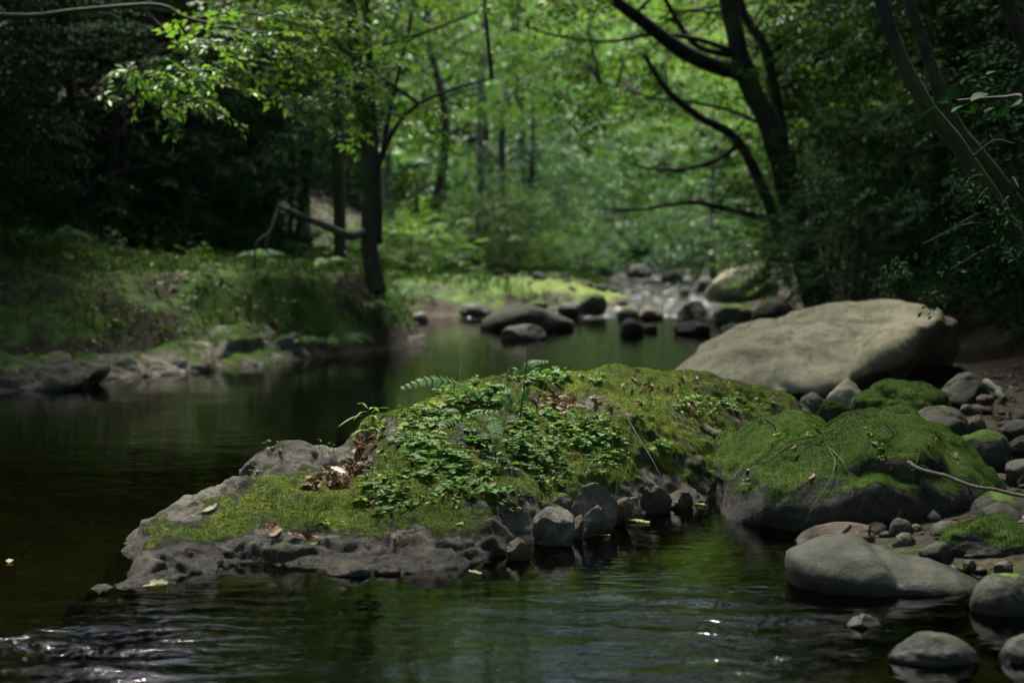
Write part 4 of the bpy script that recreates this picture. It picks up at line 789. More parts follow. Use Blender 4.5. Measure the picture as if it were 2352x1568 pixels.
lt = [("trunk", path_w([(868, 672, 13.3), (848, 560, 13.4), (852, 420, 13.4), (838, 290, 13.5), (822, 180, 13.5), (808, 40, 13.6), (800, -250, 13.7), (790, -700, 14)]), .088, .05, None),
      ("second_trunk", path_w([(868, 560, 13.5), (866, 420, 13.6), (852, 200, 13.7), (842, 0, 13.8), (850, -300, 13.8)]), .045, .03, 'bark_dark'),
      ("branch", path_w([(830, 535, 13.3), (800, 540, 13.1), (750, 520, 12.9), (690, 495, 12.7), (634, 472, 12.5)]), .05, .022, 'bark_pale'),
      ("branch", path_w([(640, 475, 12.5), (622, 530, 12.4), (590, 560, 12.4), (583, 620, 12.4)]), .018, .007, 'twig'),
      ("branch", path_w([(622, 530, 12.4), (612, 575, 12.4), (650, 600, 12.4)]), .012, .005, 'twig'),
      ("branch", path_w([(852, 440, 13.4), (880, 350, 13.2), (930, 265, 13), (1010, 215, 12.9), (1130, 180, 12.8)]), .03, .01, 'bark_dark'),
      ("branch", path_w([(868, 400, 13.5), (895, 260, 13.4), (940, 60, 13.4), (960, -80, 13.4)]), .022, .012, 'bark_dark'),
      ("branch", path_w([(845, 110, 13.6), (930, 90, 13.4), (1040, 50, 13.3), (1110, 20, 13.2)]), .022, .008, 'bark_dark')]
cl = [W(R.uniform(560, 1180), R.uniform(-700, -60), R.uniform(11.5, 15.5)) for _ in range(38)] + [W(R.uniform(600, 860), R.uniform(-60, 60), R.uniform(12.6, 14)) for _ in range(8)]
named_tree("forked_tree", "dark ivy-free tree with a pale side branch standing on the tip of the left bank", W(868, 665, 13.4), lt, cl, W(850, -150, 13.5), 15, .38, .5, .075, 'leaf_bright', 'bark')
# the leaning tree over the stream on the right
rt = [("trunk", path_w([(1890, 770, 15.2), (1855, 610, 15.2), (1815, 450, 15.1), (1775, 310, 15), (1720, 190, 15), (1690, 90, 15), (1668, -30, 15), (1640, -400, 15), (1600, -800, 15)]), .155, .07, 'bark_dark'),
      ("limb", path_w([(1705, 165, 15), (1640, 150, 14.8), (1570, 118, 14.6), (1490, 60, 14.4), (1420, 8, 14.2), (1340, -70, 14)]), .095, .05, None),
      ("limb", path_w([(1800, 560, 15.4), (1755, 440, 15.4), (1690, 320, 15.3), (1600, 265, 15.2), (1525, 200, 15.1), (1480, 130, 15.1)]), .07, .025, None),
      ("branch", path_w([(1700, 130, 15), (1600, 105, 14.9), (1540, 20, 14.8), (1500, -60, 14.8)]), .035, .02, None),
      ("branch", path_w([(1755, 500, 15.3), (1650, 475, 15.1), (1580, 465, 15), (1470, 482, 14.9), (1380, 480, 14.8)]), .04, .009, None),
      ("branch", path_w([(1700, 330, 15.3), (1640, 370, 15.2), (1560, 390, 15.1), (1480, 385, 15), (1440, 370, 15)]), .03, .008, None),
      ("branch", path_w([(1690, 120, 15), (1600, 90, 14.8), (1500, 80, 14.7), (1400, 95, 14.6), (1290, 85, 14.5), (1200, 60, 14.5)]), .03, .008, None),
      ("branch", path_w([(1760, 290, 15), (1680, 255, 15.3), (1590, 235, 15.4), (1500, 225, 15.4), (1380, 190, 15.4)]), .025, .007, None),
      ("second_trunk", path_w([(1840, 560, 15.8), (1800, 330, 15.8), (1760, 120, 15.8), (1700, 0, 15.8), (1680, -300, 15.8)]), .07, .04, None)]
cl = [W(*q) for q in [(R.uniform(1180, 2050), R.uniform(-700, -90), R.uniform(12, 17)) for _ in range(70)] if abs(q[0] - 1720) > 140 or q[1] > -200] + [W(R.uniform(1280, 1720), R.uniform(20, 330), R.uniform(15.8, 17)) for _ in range(10)] + [W(R.uniform(1780, 1980), R.uniform(0, 560), R.uniform(15.6, 17)) for _ in range(24)] + [np.array([R.uniform(-1.2, 3.4), R.uniform(16.3, 20.5), R.uniform(5.0, 7.5)]) for _ in range(45)] + [np.array([R.uniform(2.9, 7.5), R.uniform(8.5, 16), R.uniform(5.6, 9)]) for _ in range(95)]  # high clumps at the end are unseen, added to shade pool and right side
named_tree("leaning_tree", "dark tree on the right bank leaning left over the stream with one heavy limb", W(1850, 600, 15.2), rt, cl, W(1700, -100, 15), 13, .4, .5, .075, 'leaf_mid', 'bark_dark')
# pale slim trunks far upstream belong to slim trees of their own
for n, (x, yb, D, x2, lab) in enumerate([(1108, 560, 30, 1102, "slim pale trunk upstream, straightest of the thin stems"), (1160, 560, 31, 1195, "thin tree upstream leaning right beside the straight pale stem"), (1212, 560, 33, 1140, "thin dark tree upstream crossing behind the pale stems"), (782, 520, 17, 772, "dark straight trunk in the wood just left of the forked tree")]):
    b = W(x, yb, D); b[2] = tz(b[0], b[1]) - .1; tp_ = W(x2, -300, D)
    cl = [tp_ + R.normal(0, 1, 3) * [1.2, 1.2, 1.6] for _ in range(16)]
    named_tree("slim_tree", lab, b, [("trunk", [b, (b * .66 + tp_ * .34) + R.normal(0, .12, 3), (b * .33 + tp_ * .67) + R.normal(0, .12, 3), tp_], .09 if n < 3 else .085, .045, 'bark_pale' if n == 0 else None)], cl, tp_, 10, .5, .6, .1, 'leaf_mid', 'bark')
# leafy branch reaching in from a tree standing outside the left edge
b = np.array([-4.4, 8.6, tz(-4.4, 8.6) - .1])
lb = [("trunk", [b, b + [.1, 0, 1.4], b + [.3, .1, 3.2], b + [.2, .2, 6.0]], .12, .06, None),
      ("branch", [b + [.2, .05, 2.35], W(0, 36, 8.7), W(200, 22, 8.7), W(360, 12, 8.7), (W(430, 42, 8.7)), W(560, 70, 8.7), W(650, 78, 8.7)], .019, .006, None),
      ("branch", path_w([(560, 70, 8.7), (660, 110, 8.6), (760, 200, 8.5), (860, 250, 8.5), (920, 270, 8.5)]), .012, .003, 'twig'),
      ("branch", path_w([(430, 45, 8.7), (560, 30, 8.8), (700, 60, 8.9), (760, 90, 8.9)]), .010, .003, 'twig'),
      ("branch", path_w([(330, 20, 8.7), (420, 120, 8.6), (420, 180, 8.6), (330, 200, 8.6)]), .010, .003, 'twig'),
      ("branch", path_w([(640, 78, 8.7), (660, 150, 8.7), (690, 130, 8.7), (760, 95, 8.7)]), .008, .003, 'twig')]
cl = [W(x, y, 8.6) for x, y in [(470, 95), (540, 110), (600, 120), (420, 130), (640, 110), (500, 150), (430, 175), (350, 165), (290, 165), (560, 95), (690, 95), (720, 60), (640, 40), (460, 215), (380, 210)]] + [W(x, y, 8.5) for x, y in [(720, 195), (780, 175), (830, 155), (690, 225), (760, 205), (860, 230), (900, 255), (705, 255)]]
root = named_tree("overhanging_tree", "tree beyond the left edge whose bright green sprays hang in at the top left", b, lb, cl, W(300, 60, 8.9), 5, .11, .24, .058, 'leaf_bright', 'bark', (.006, .002), nm=7, nside=2, var0=.48)
# unseen canopy added over the near water to shade it, hung on this tree
cl = np.array([[R.uniform(-8, 6), R.uniform(-4, 13), R.uniform(4.6, 8.5)] for _ in range(700)])
k = cl[:, 2] / math.tan(SUN_EL); sx_, sy_ = cl[:, 0] - k * math.sin(SUN_AZ), cl[:, 1] - k * math.cos(SUN_AZ)     # where each clump's shadow falls
gap = np.hypot((sx_ - .05) / 1.3, (sy_ - 5.6) / 1.25); cl = np.vstack([cl, np.stack([R.uniform(.2, 2.6, 12), R.uniform(11.6, 14, 12), R.uniform(5.2, 7, 12)], 1)]); k = cl[:, 2] / math.tan(SUN_EL); sx_, sy_ = cl[:, 0] - k * math.sin(SUN_AZ), cl[:, 1] - k * math.cos(SUN_AZ); gap = np.hypot((sx_ - .05) / 1.3, (sy_ - 5.6) / 1.25)  # extra clumps added to shade the big boulder
cl = np.vstack([cl, np.stack([R.uniform(-9, -4.3, 60), R.uniform(10, 16.5, 60), R.uniform(5.6, 9, 60)], 1)]); k = cl[:, 2] / math.tan(SUN_EL); sx_, sy_ = cl[:, 0] - k * math.sin(SUN_AZ), cl[:, 1] - k * math.cos(SUN_AZ); gap = np.hypot((sx_ - .05) / 1.3, (sy_ - 5.6) / 1.25)  # further unseen clumps added to darken the upper left
lane = np.minimum(np.abs(cl[:, 0] - .172 * cl[:, 1]) / .6, np.abs(cl[:, 0] + .315 * cl[:, 1]) / 1.0); cl = cl[((lane > 1) | (cl[:, 1] < 6.0)) & (gap > 1) & (np.hypot((sx_ + 1.9) / 1.3, (sy_ - 12.8) / 1.2) > 1) & (np.hypot((sx_ - 1.6) / 1.0, (sy_ - 10.2) / .9) > 1) & (cl[:, 2] > 1.4 + .19 * cl[:, 1] + 1.2)]  # lanes opened for sky glints on the water, ovals to let sun in
g = Geo(); lim = []
for k in range(7):
    a = -2.2 + k * .52; e = b + np.array([6.5 * math.cos(a), 6.5 * math.sin(a), 6.2]); lim.append(limb(g, R, [b + [.2, .2, 4.0], (b + [.2, .2, 4.4]) * .5 + e * .5 + [0, 0, .3], e], .05, .012, 20, 7, .1, k))
twiggy(g, R, np.concatenate(lim), cl, .02, .005); v = build("branches", g, M['bark'], root); v.data.transform(__import__('mathutils').Matrix.Translation(-Vector(b)))
v = build("crown", crown_geo(R, cl, (-2, 1, 5.5), 13, .5, .6, .10, nm=7, nside=3), M['leaf_mid'], root); v.data.transform(__import__('mathutils').Matrix.Translation(-Vector(b)))  # this crown is the added shade canopy, out of view
# thin mottled trunks and leafy sprays at the right edge
for n, (pts, r0, r1, lab) in enumerate([([(2420, 760, 6.6), (2330, 540, 6.5), (2210, 350, 6.4), (2120, 230, 6.3), (2050, 90, 6.3), (2000, -80, 6.3), (1950, -300, 6.3)], .045, .025, "thin mottled trunk slanting up to the left at the right edge"),
        ([(2440, 640, 7.4), (2300, 420, 7.3), (2190, 280, 7.2), (2130, 130, 7.2), (2080, -20, 7.2), (2040, -260, 7.2)], .04, .025, "second mottled trunk slanting behind the first at the right edge"),
        ([(2480, 300, 6.6), (2380, 150, 6.5), (2310, 0, 6.4), (2260, -200, 6.4)], .05, .03, "dark slanting trunk in the top right corner")]):
    P = path_w(pts); b = P[0].copy(); b[2] = tz(b[0], b[1]) - .1; P = [b] + P
    cl = [P[-1] + [.3, 0, .6] + R.normal(0, .35, 3) for _ in range(14)] + ([W(x, y, 6.2) for x, y in [(2230, 480), (2300, 470), (2330, 330), (2250, 400), (2290, 560), (2190, 520)]] if n == 0 else [W(x, y, 7.0) for x, y in [(2180, 620), (2120, 560), (2340, 430)]] if n == 1 else [])
    named_tree("mottled_sapling", lab, b, [("trunk", P, r0, r1, None)], cl, P[-1], 5, .10, .22, .035, 'leaf_dark', 'bark_dark', (.006, .002))
b = np.array([1.75, 3.55, tz(1.75, 3.55)])
lb = [("stem", [b, b + [.12, .1, .5], W(2420, 330, 3.9), W(2360, 230, 4.0), W(2300, 225, 4.1), W(2200, 232, 4.2)], .012, .003, 'twig')]
g = Geo(); root = thing("leafy_sapling", "sapling at the right edge holding a few big rounded pale leaves", "sapling", tuple(b)); P = limb(g, R, lb[0][1], .012, .003, 30, 6); v = build("stem", g, M['bark_dark'], root); v.data.transform(__import__('mathutils').Matrix.Translation(-Vector(b)))
g = Geo(); pts = np.array([W(x, y, D) for x, y, D in [(2150, 245, 4.2), (2180, 220, 4.2), (2225, 240, 4.15), (2240, 262, 4.15), (2270, 215, 4.1), (2265, 275, 4.1), (2290, 245, 4.1), (2310, 195, 4.05), (2320, 255, 4.05), (2345, 225, 4.0), (2335, 285, 4.0), (2360, 190, 4.0), (2200, 195, 4.2), (2300, 165, 4.05)]])
D_ = R.normal(0, 1, (len(pts), 3)) * [.6, .6, .25] + [-.7, -.2, -.25]
add_fine(g, pts, D_, UP + R.normal(0, .45, (len(pts), 3)), R.uniform(.05, .075, len(pts)), R.uniform(.035, .05, len(pts)), R.uniform(.3, .7, len(pts))); v = build("foliage", g, M['leaf_dark'], root); v.data.transform(__import__('mathutils').Matrix.Translation(-Vector(b)))
# ---------------------------------------------------------------- plants on the mossy rock
from mathutils import Matrix
def shift(o, b): o.data.transform(Matrix.Translation(-Vector(b)))
def plant_into(g, sg, rng, p, n, h, npair, leaf, bend=.3):
    a = rng.uniform(0, 6.3); d = nrm(n * .45 + UP * .9 + np.array([math.cos(a), math.sin(a), 0]) * bend * rng.uniform(.3, 1))
    tt = np.linspace(.35, 1, npair); b = rng.uniform(0, 6.3); P, D, N = [], [], []
    for k, t in enumerate(tt):
        for s in (0, 1):
            an = b + k * 1.57 + s * math.pi + rng.normal(0, .3); P.append(p + d * h * t); D.append([math.cos(an), math.sin(an), rng.uniform(-.15, .35)]); N.append(UP + rng.normal(0, .25, 3))
    P, D, N = map(np.array, (P, D, N)); L = leaf * np.repeat(np.linspace(1.1, .7, npair), 2) * rng.uniform(.75, 1.2, len(P))
    add_fine(g, P, D, N, L, L * (rng.uniform(.55, .8) if rng.random() < .75 else rng.uniform(.28, .4)), np.clip(rng.choice([.2, .4, .5, .6, .75, 1.0]) * rng.uniform(.8, 1.1) + rng.normal(0, .1, len(P)), 0, 1))
    v, f = tube(np.array([p - n * .004, p + d * h * .5, p + d * h]), .0009, .0006, 4); sg.add(v, f, .2)
g, sg = Geo(), Geo(); r = np.random.default_rng(41)
GC = [(1010, 1030, 105, 60, 120, 1), (1110, 1095, 85, 55, 75, 1), (940, 1125, 110, 40, 60, .9), (1030, 930, 90, 40, 100, 1), (960, 950, 60, 35, 45, .9), (1110, 905, 60, 30, 40, .9), (1225, 1010, 60, 75, 90, .75), (1330, 990, 75, 40, 70, .75),
      (1385, 1045, 55, 55, 45, .7), (1270, 1085, 40, 45, 34, .7), (1620, 935, 75, 22, 40, .7), (1720, 930, 70, 18, 30, .7), (1240, 868, 70, 18, 46, .9), (865, 985, 30, 25, 12, .9), (880, 1155, 70, 28, 40, .7), (1510, 1035, 22, 22, 9, .8), (1060, 1010, 160, 110, 70, .9),
      (1350, 870, 40, 12, 8, .8), (1430, 960, 90, 40, 16, .6), (1180, 1150, 40, 40, 22, .8), (760, 1190, 60, 40, 10, .5), (1000, 1080, 190, 80, 60, .7)]
for cx, cy, rx_, ry_, n, sc in GC:
    for _ in range(int(n * (.48 if cx < 1200 else 1.0))):
        a, q = r.uniform(0, 6.3), math.sqrt(r.random()); p, nn = on_rock(cx + rx_ * q * math.cos(a), cy + ry_ * q * math.sin(a))
        if p is None or p[2] < .04: continue
        plant_into(g, sg, r, p, nn, r.uniform(.012, .05) * sc, int(r.integers(1, 4)), r.uniform(.017, .046) * sc)
gc = build("ground_cover", g, M['plant']); st = build("stems", sg, M['grass'], gc); tag(gc, "low carpet of small oval-leaved plants over the mossy rock's hump", "ground cover", kind="stuff"); tag(st, kind="stuff")
def sprig(x, y, label, name="seedling", h=.05, npair=2, leaf=.02, n=1, cat="seedling", group=None, spread=.01, on=None):
    p, nn = on_rock(x, y) if on is None else on
    if p is None: print("miss", label); return
    g, sg = Geo(), Geo()
    for _ in range(n): plant_into(g, sg, r, p + r.normal(0, 1, 3) * [spread, spread, 0], nn, h * r.uniform(.7, 1.1), npair, leaf)
    t_ = thing(name, label, cat, tuple(p), group); a = build("leaves", g, M['plant'], t_); b = build("stem", sg, M['grass'], t_); shift(a, p); shift(b, p)
for x, y, lab, n in [(618, 1036, "tuft of seedlings on the highest knob of the bare left ledge", 5), (652, 1040, "tiny seedling right of the tuft on the bare left ledge", 2), (722, 1030, "small seedling on the far rim of the bare ledge", 2), (766, 1040, "seedling cluster on the rim between bare ledge and moss", 3),
                     (585, 1088, "seedlings clinging to the outer edge of the left ledge", 4)]: sprig(x, y, lab, n=n, h=.04, leaf=.014, spread=.012)
# long-leaved sprig at the left edge of the hump
p0, n0 = on_rock(848, 985); t_ = thing("long_leaved_sprig", "sprig with long pointed leaves leaning out over the water left of the hump", "plant", tuple(p0)); sg = Geo(); s1 = W(845, 940, 5.35); v, f = tube(spline([p0, (p0 + s1) / 2, s1], 8), .0018, .001, 5); sg.add(v, f, .3); o = build("stem", sg, M['grass'], t_); shift(o, p0)
def long_leaf(a, b, w, name, mat, parent, org, droop=.012, cup=.2, label=None):
    a, b = np.array(a), np.array(b); P = spline([a, (a + b) / 2 + [0, 0, droop], b], 9); T_ = nrm(np.gradient(P, axis=0)); S_ = nrm(np.cross(T_, [0, .25, 1])); k = np.sin(np.linspace(.12, np.pi * .99, 9)) ** .8
    v = np.concatenate([P + S_ * (w * k)[:, None] + UP * (w * k * cup)[:, None], P, P - S_ * (w * k)[:, None] + UP * (w * k * cup)[:, None]]); i = np.arange(8); f = np.concatenate([np.stack([i, i + 1, i + 10, i + 9], 1), np.stack([i + 9, i + 10, i + 19, i + 18], 1)])
    o = link(name, make_mesh(name, v - org, f, mat, {"var": np.full(len(v), r.uniform(.55, .95))}), parent); return o
for a, b, w in [((845, 952, 5.35), (776, 980, 5.2), .008), ((845, 945, 5.35), (812, 965, 5.3), .008), ((845, 938, 5.35), (820, 928, 5.4), .006), ((848, 950, 5.35), (898, 938, 5.4), .007), ((855, 990, 5.3), (806, 1000, 5.2), .010), ((850, 985, 5.3), (880, 1000, 5.25), .010), ((848, 940, 5.35), (870, 945, 5.5), .009), ((848, 958, 5.35), (868, 965, 5.3), .009)]:
    long_leaf(W(*a), W(*b), w, "leaf", M['plant'], t_, p0)

def frond_geo(g, sg, path, width, npair=18, rng=r, tilt=0.0, nl=9, tipw=.25):
    P = spline(path, 40); T_ = nrm(np.gradient(P, axis=0)); up = nrm(np.array([0, -.55, .85]) + tilt); S_ = nrm(np.cross(T_, up)); N_v = np.cross(S_, T_)
    v, f = tube(P, .0016, .0006, 5); sg.add(v, f, .4); pos, d, nn, L, Wd = [], [], [], [], []
    for k in range(npair):
        u = .16 + .84 * (k + .5) / npair; j = min(int(u * 39), 38); w = width * (math.sin(min(1, (u - .08) / .42) * math.pi / 2) if u < .5 else 1) * (1 - max(0, (u - .45) / .58)) ** .8 + .003
        for s in (-1, 1):
            dv = nrm(S_[j] * s + T_[j] * .35 - N_v[j] * .12); q = P[j]; m = max(3, int(nl * min(1, w / width + .2)))
            for i in range(m):
                c = (i + .3) / m; o = q + dv * w * c - N_v[j] * .12 * w * c * c; ll = width * .20 * (1 - c * .75) + .002
                for s2 in (-1, 1):
                    pos.append(o); d.append(nrm(T_[j] * s2 * .8 + dv * .75)); nn.append(N_v[j] + rng.normal(0, .15, 3)); L.append(ll); Wd.append(ll * .68)
            pos.append(q + dv * w * .9); d.append(dv); nn.append(N_v[j]); L.append(.12 * w + .002); Wd.append(.05 * w + .002)
    pos, d, nn = map(np.array, (pos, d, nn)); v, f = leaves(pos, d, nn, np.array(L), np.array(Wd), .05, .05); g.add(v, f, np.repeat(np.clip(rng.uniform(.3, .8) + rng.normal(0, .12, len(pos)), 0, 1), 4))
def fern(name, label, paths, width, npair=18, group=None, mat='fern'):
    b = np.array(paths[0][0]); t_ = thing(name, label, "fern", tuple(b), group)
    for P in paths:
        g, sg = Geo(), Geo(); frond_geo(g, sg, P, width, npair); o = build("frond", g, M[mat], t_); q = build("stem", sg, M['grass'], o); shift(o, b); shift(q, b)
    return t_
p1, _ = on_rock(1120, 935); p2, _ = on_rock(1160, 965); p3, _ = on_rock(1225, 900)
fern("fern", "fern frond arching left over the water from the hump's crest", [[p1, W(1090, 905, 5.45), W(1055, 884, 5.4), W(985, 872, 5.35), W(920, 892, 5.3)]], .052, 19)
fern("fern", "small fern frond hanging straight down among the oval leaves", [[p2, W(1130, 957, 5.1), W(1136, 972, 5.05), W(1140, 1000, 5.0), W(1139, 1022, 4.98)]], .028, 15)
fern("fern", "small fern frond bending right at the top behind the black stem", [[p3, W(1195, 870, 5.8), W(1205, 845, 5.8), W(1225, 832, 5.8), W(1264, 830, 5.8)], [p3, W(1190, 880, 5.8), W(1180, 868, 5.75), W(1165, 862, 5.7)]], .034, 16)
p4, _ = on_rock(1075, 985); fern("fern", "low fern with broad pointed lobes lying among the oval leaves", [[p4, W(1090, 962, 5.1), W(1110, 950, 5.1), W(1150, 945, 5.1)], [p4, W(1060, 965, 5.1), W(1030, 968, 5.05), W(1010, 985, 5.0)]], .03, 8)
p5, _ = on_rock(1180, 935); fern("fern", "fresh green fern tuft at the base of the black stem", [[p5, W(1170, 930, 5.4), W(1150, 915, 5.4), W(1130, 915, 5.35)], [p5, W(1190, 925, 5.4), W(1205, 905, 5.4), W(1215, 890, 5.4)], [p5, W(1175, 925, 5.45), W(1165, 905, 5.45), W(1168, 890, 5.5)]], .026, 14)
p6, _ = on_rock(1335, 968); fern("fern", "tiny fern frond curling over the rock's steep side", [[p6, W(1325, 962, 5.3), W(1315, 966, 5.25), W(1308, 972, 5.22)]], .014, 10)
for pts, lab, rr in [([(1194, 965), (1202, 900), (1208, 850), (1213, 786)], "tall thin black dead stem standing on the hump", .0032), ([(1232, 945), (1238, 905), (1247, 872)], "shorter black stem right of the tall one", .0018)]:
    p, _ = on_rock(*pts[0]); D0 = p[1]; P = spline([p] + [W(a, b, D0) for a, b in pts[1:]], 20); P += .0015 * np.stack([fbm(P * 40, 2, 3), 0 * P[:, 0], 0 * P[:, 0]], 1); g = Geo(); v, f = tube(P, rr, rr * .3, 6); g.add(v, f)
    for k in (6, 10, 14):
        v, f = tube(np.array([P[k], P[k] + [.006, 0, .008]]), rr * .5, rr * .2, 4); g.add(v, f)
    o = build("withered_plant", g, M['stem']); shift(o, p); o.location = p; tag(o, lab, "stem")
p, _ = on_rock(1162, 925); t_ = thing("dry_seed_head", "red-brown dried seed head left of the tall black stem", "seed head", tuple(p)); g = Geo(); D0 = p[1]; v, f = tube(spline([p, W(1165, 900, D0), W(1168, 862, D0)], 10), .0012, .0008, 5); g.add(v, f); o = build("stem", g, M['stem'], t_); shift(o, p)
c = W(1168, 862, D0); q = c + r.normal(0, 1, (46, 3)) * [.014, .014, .010]; v, f = leaves(q, r.normal(0, 1, (46, 3)), r.normal(0, 1, (46, 3)), .009, .006); g = Geo(); g.add(v, f, np.repeat(r.uniform(0, .45, 46), 4)); o = build("seed_head", g, M['dead'], t_); shift(o, p)

def blades(g, rng, base, tips, w, var=None, sag=.25):
    for b, e in zip(base, tips):
        b, e = np.asarray(b), np.asarray(e); L = np.linalg.norm(e - b); P = spline([b, b * .55 + e * .45 + UP * L * sag, e], 7); T_ = nrm(np.gradient(P, axis=0)); S_ = nrm(np.cross(T_, rng.normal(0, 1, 3) * .4 + [0, 1, .2])); k = np.linspace(1, .05, 7) * w
        v = np.concatenate([P - S_ * k[:, None], P + S_ * k[:, None]]); i = np.arange(6); g.add(v, np.stack([i, i + 1, i + 8, i + 7], 1), rng.uniform(.2, 1) if var is None else var)
def tuft(cx, cy, label, n, dx, dy, sp_, rad=12, w=.0016, sag=.3, toward=0.0, on=None):
    g = Geo(); p0 = None
    for _ in range(n):
        p, nn = on_rock(cx + r.normal(0, rad), cy + r.normal(0, rad * .5)) if on is None else (on + r.normal(0, .012, 3), None)
        if p is None: continue
        if p0 is None: p0 = p
        e = W(cx + dx + r.normal(0, sp_), cy + dy + r.normal(0, sp_), p[1] - toward * r.uniform(.6, 1.2)); blades(g, r, [p], [e], w * r.uniform(.7, 1.2), None, sag * r.uniform(.5, 1.2))
    if p0 is None: print("miss", label); return
    o = build("grass_tuft", g, M['grass']); shift(o, p0); o.location = p0; tag(o, label, "grass tuft")
tuft(712, 1205, "grass tuft springing from the crack in the low left part of the mossy rock", 10, 20, -55, 25); tuft(700, 1215, "few short grass blades drooping over the lower ledge", 6, 15, 12, 18, sag=.6)
tuft(1400, 1010, "long fine grass hanging down the mossy rock's steep side above the pale stones", 30, 10, 95, 40, 30, .0013, .15, .12); tuft(1290, 1030, "thin grass hanging left of the long fine grass on the steep side", 14, 5, 70, 25, 22, .0012, .15, .1)
tuft(1440, 1090, "grass blades reaching down onto the largest pale stone", 9, -10, 60, 35, 14, .0016, .5, .15); tuft(1310, 1105, "sparse grass arching over the small mottled round stone", 7, 5, 30, 28, 12, .0014, .6, .1)
tuft(1235, 905, "grass wisps rising behind the black stems", 8, 20, -45, 25, 10, .0010); tuft(940, 975, "two upright grass blades at the hump's left shoulder", 4, 5, -50, 8, 8, .0013); tuft(1620, 950, "short grass in the hollow at the rock's right end", 14, 15, -22, 20, 18, .0014); tuft(905, 1060, "fine straw blades lying on the moss among the small plants", 8, 30, 20, 22, 18, .0009, .15)
tuft(1060, 880, "faint dry seed stalks of grass rising above the arching fern", 5, -8, -75, 18, 10, .0007, .1)
for x, y, lab, n in [(2000, 998, "small bright seedling near the top of the moss-capped boulder", 2), (2010, 1035, "tiny seedling in the middle of the moss-capped boulder's moss", 2), (1720, 1115, "pale-leaved seedlings on the moss-capped boulder's left shoulder", 3), (1862, 1003, "single leaf sprout between ledge and moss-capped boulder", 1), (2018, 1058, "pair of small leaves lower down the moss cap", 1), (1790, 1000, "seedling at the bare ledge's edge", 1)]: sprig(x, y, lab, n=n, h=.025, leaf=.018, spread=.012, on=on_boulder(x, y))
# trailing grass on the moss-capped boulder
for pts, lab in [([(1905, 1040), (1920, 1070), (1898, 1125), (1868, 1165), (1850, 1200), (1806, 1232)], "long trailing grass runner hanging down the moss-capped boulder to the water"), ([(1900, 1030), (1935, 1062), (1950, 1100), (1958, 1142)], "bright grass blade bent over the moss-capped boulder's face"), ([(2108, 1045), (2095, 1080), (2085, 1070)], "short dry straw on the moss-capped boulder")]:
    hp = [on_boulder(a, b) for a, b in pts]; P = spline([h[0] + h[1] * .012 if h[0] is not None else W(a, b, 4.62) for h, (a, b) in zip(hp, pts)], 30); g = Geo(); v, f = tube(P, .0022, .0008, 4); g.add(v, f, .75)
    for k in range(3, 28, 4): blades(g, r, [P[k]], [P[k] + r.normal(0, .03, 3) + [0, -.02, -.02]], .0014, .5, .3)
    o = build("trailing_grass", g, M['grass']); shift(o, P[0]); o.location = P[0]; tag(o, lab, "grass")

# ---------------------------------------------------------------- fallen leaves, one object each
def leaf_mesh(rng, curl, mat, nm):
    nu, nv = 9, 7; u = np.linspace(0, 1, nu); vv = np.linspace(-1, 1, nv); Uu, Vv = np.meshgrid(u, vv, indexing='ij'); w = np.sin(np.pi * np.clip(Uu * .96 + .02, 0, 1)) ** .75 * .30
    x = Uu - .5; yy = Vv * w; a = yy * curl * 4.5; z = .12 * curl * np.sin(Uu * 3 + rng.uniform(0, 3)) + (1 - np.cos(a)) / max(curl * 4.5, .1) + .03 * rng.normal(size=x.shape); yy = np.sin(a) / max(curl * 4.5, .1)
    V = np.stack([x, yy, z], -1).reshape(-1, 3); i = np.arange(nu - 1)[:, None] * nv + np.arange(nv - 1)[None]; Fq = np.stack([i, i + 1, i + nv + 1, i + nv], -1).reshape(-1, 4)
    P = spline([(-.5, 0, V[nv // 2, 2]), (-.62, .02, .03), (-.78, .05, .0)], 5); tv, tf = tube(P, .012, .008, 4)
    return make_mesh(nm, np.vstack([V, tv]), [Fq, tf + len(V)], mat, {"var": np.concatenate([np.clip(.5 + .5 * fbm(V * 3, 3, int(rng.integers(99))) + rng.normal(0, .15), 0, 1), np.full(len(tv), .2)])})
DL = [leaf_mesh(r, c, M['dead'], "dead_leaf") for c in (1.0, .8, .6, .9, .4, .7)]
def fallen(x, y, L, label, me=None, group=None, lift=.008, on=None, tilt=.45):
    p, nn = on_rock(x, y) if on is None else on
    if p is None: return
    o = link("fallen_leaf", me or DL[int(r.integers(len(DL)))]); o.location = p + nn * lift; q = Vector(nn).to_track_quat('Z', 'Y'); o.rotation_mode = 'QUATERNION'
    from mathutils import Euler
    o.rotation_quaternion = q @ Euler((r.normal(0, tilt), r.normal(0, tilt), r.uniform(0, 6.3))).to_quaternion(); o.scale = (L, L * r.uniform(.7, 1.1), L); tag(o, label, "leaf", group); return o
def heap(spots, label, group):
    for cx, cy, rx_, ry_, n, L in spots:
        for _ in range(n): fallen(cx + r.normal(0, rx_), cy + r.normal(0, ry_), L * r.uniform(.6, 1.2), label, None, group, r.uniform(.003, .022))
heap([(795, 1090, 22, 13, 34, .05), (735, 1108, 18, 8, 14, .05), (828, 1045, 10, 18, 16, .045), (850, 1005, 12, 14, 10, .045), (775, 1110, 18, 6, 12, .05)], "curled brown dead leaf in the heap lining the hollow left of the hump", "dead leaves heaped in the mossy rock's hollow")
heap([(1275, 925, 26, 9, 16, .05), (1340, 935, 40, 8, 20, .045), (1500, 890, 50, 14, 18, .04), (1600, 935, 40, 16, 10, .04)], "small brown dead leaf scattered over the sunny right-hand moss", "dead leaves on the right-hand moss")
heap([(1050, 930, 80, 25, 12, .04), (960, 1130, 100, 40, 14, .035), (1130, 1130, 40, 30, 6, .035)], "brown dead leaf half hidden under the small oval plants", "dead leaves under the ground cover")
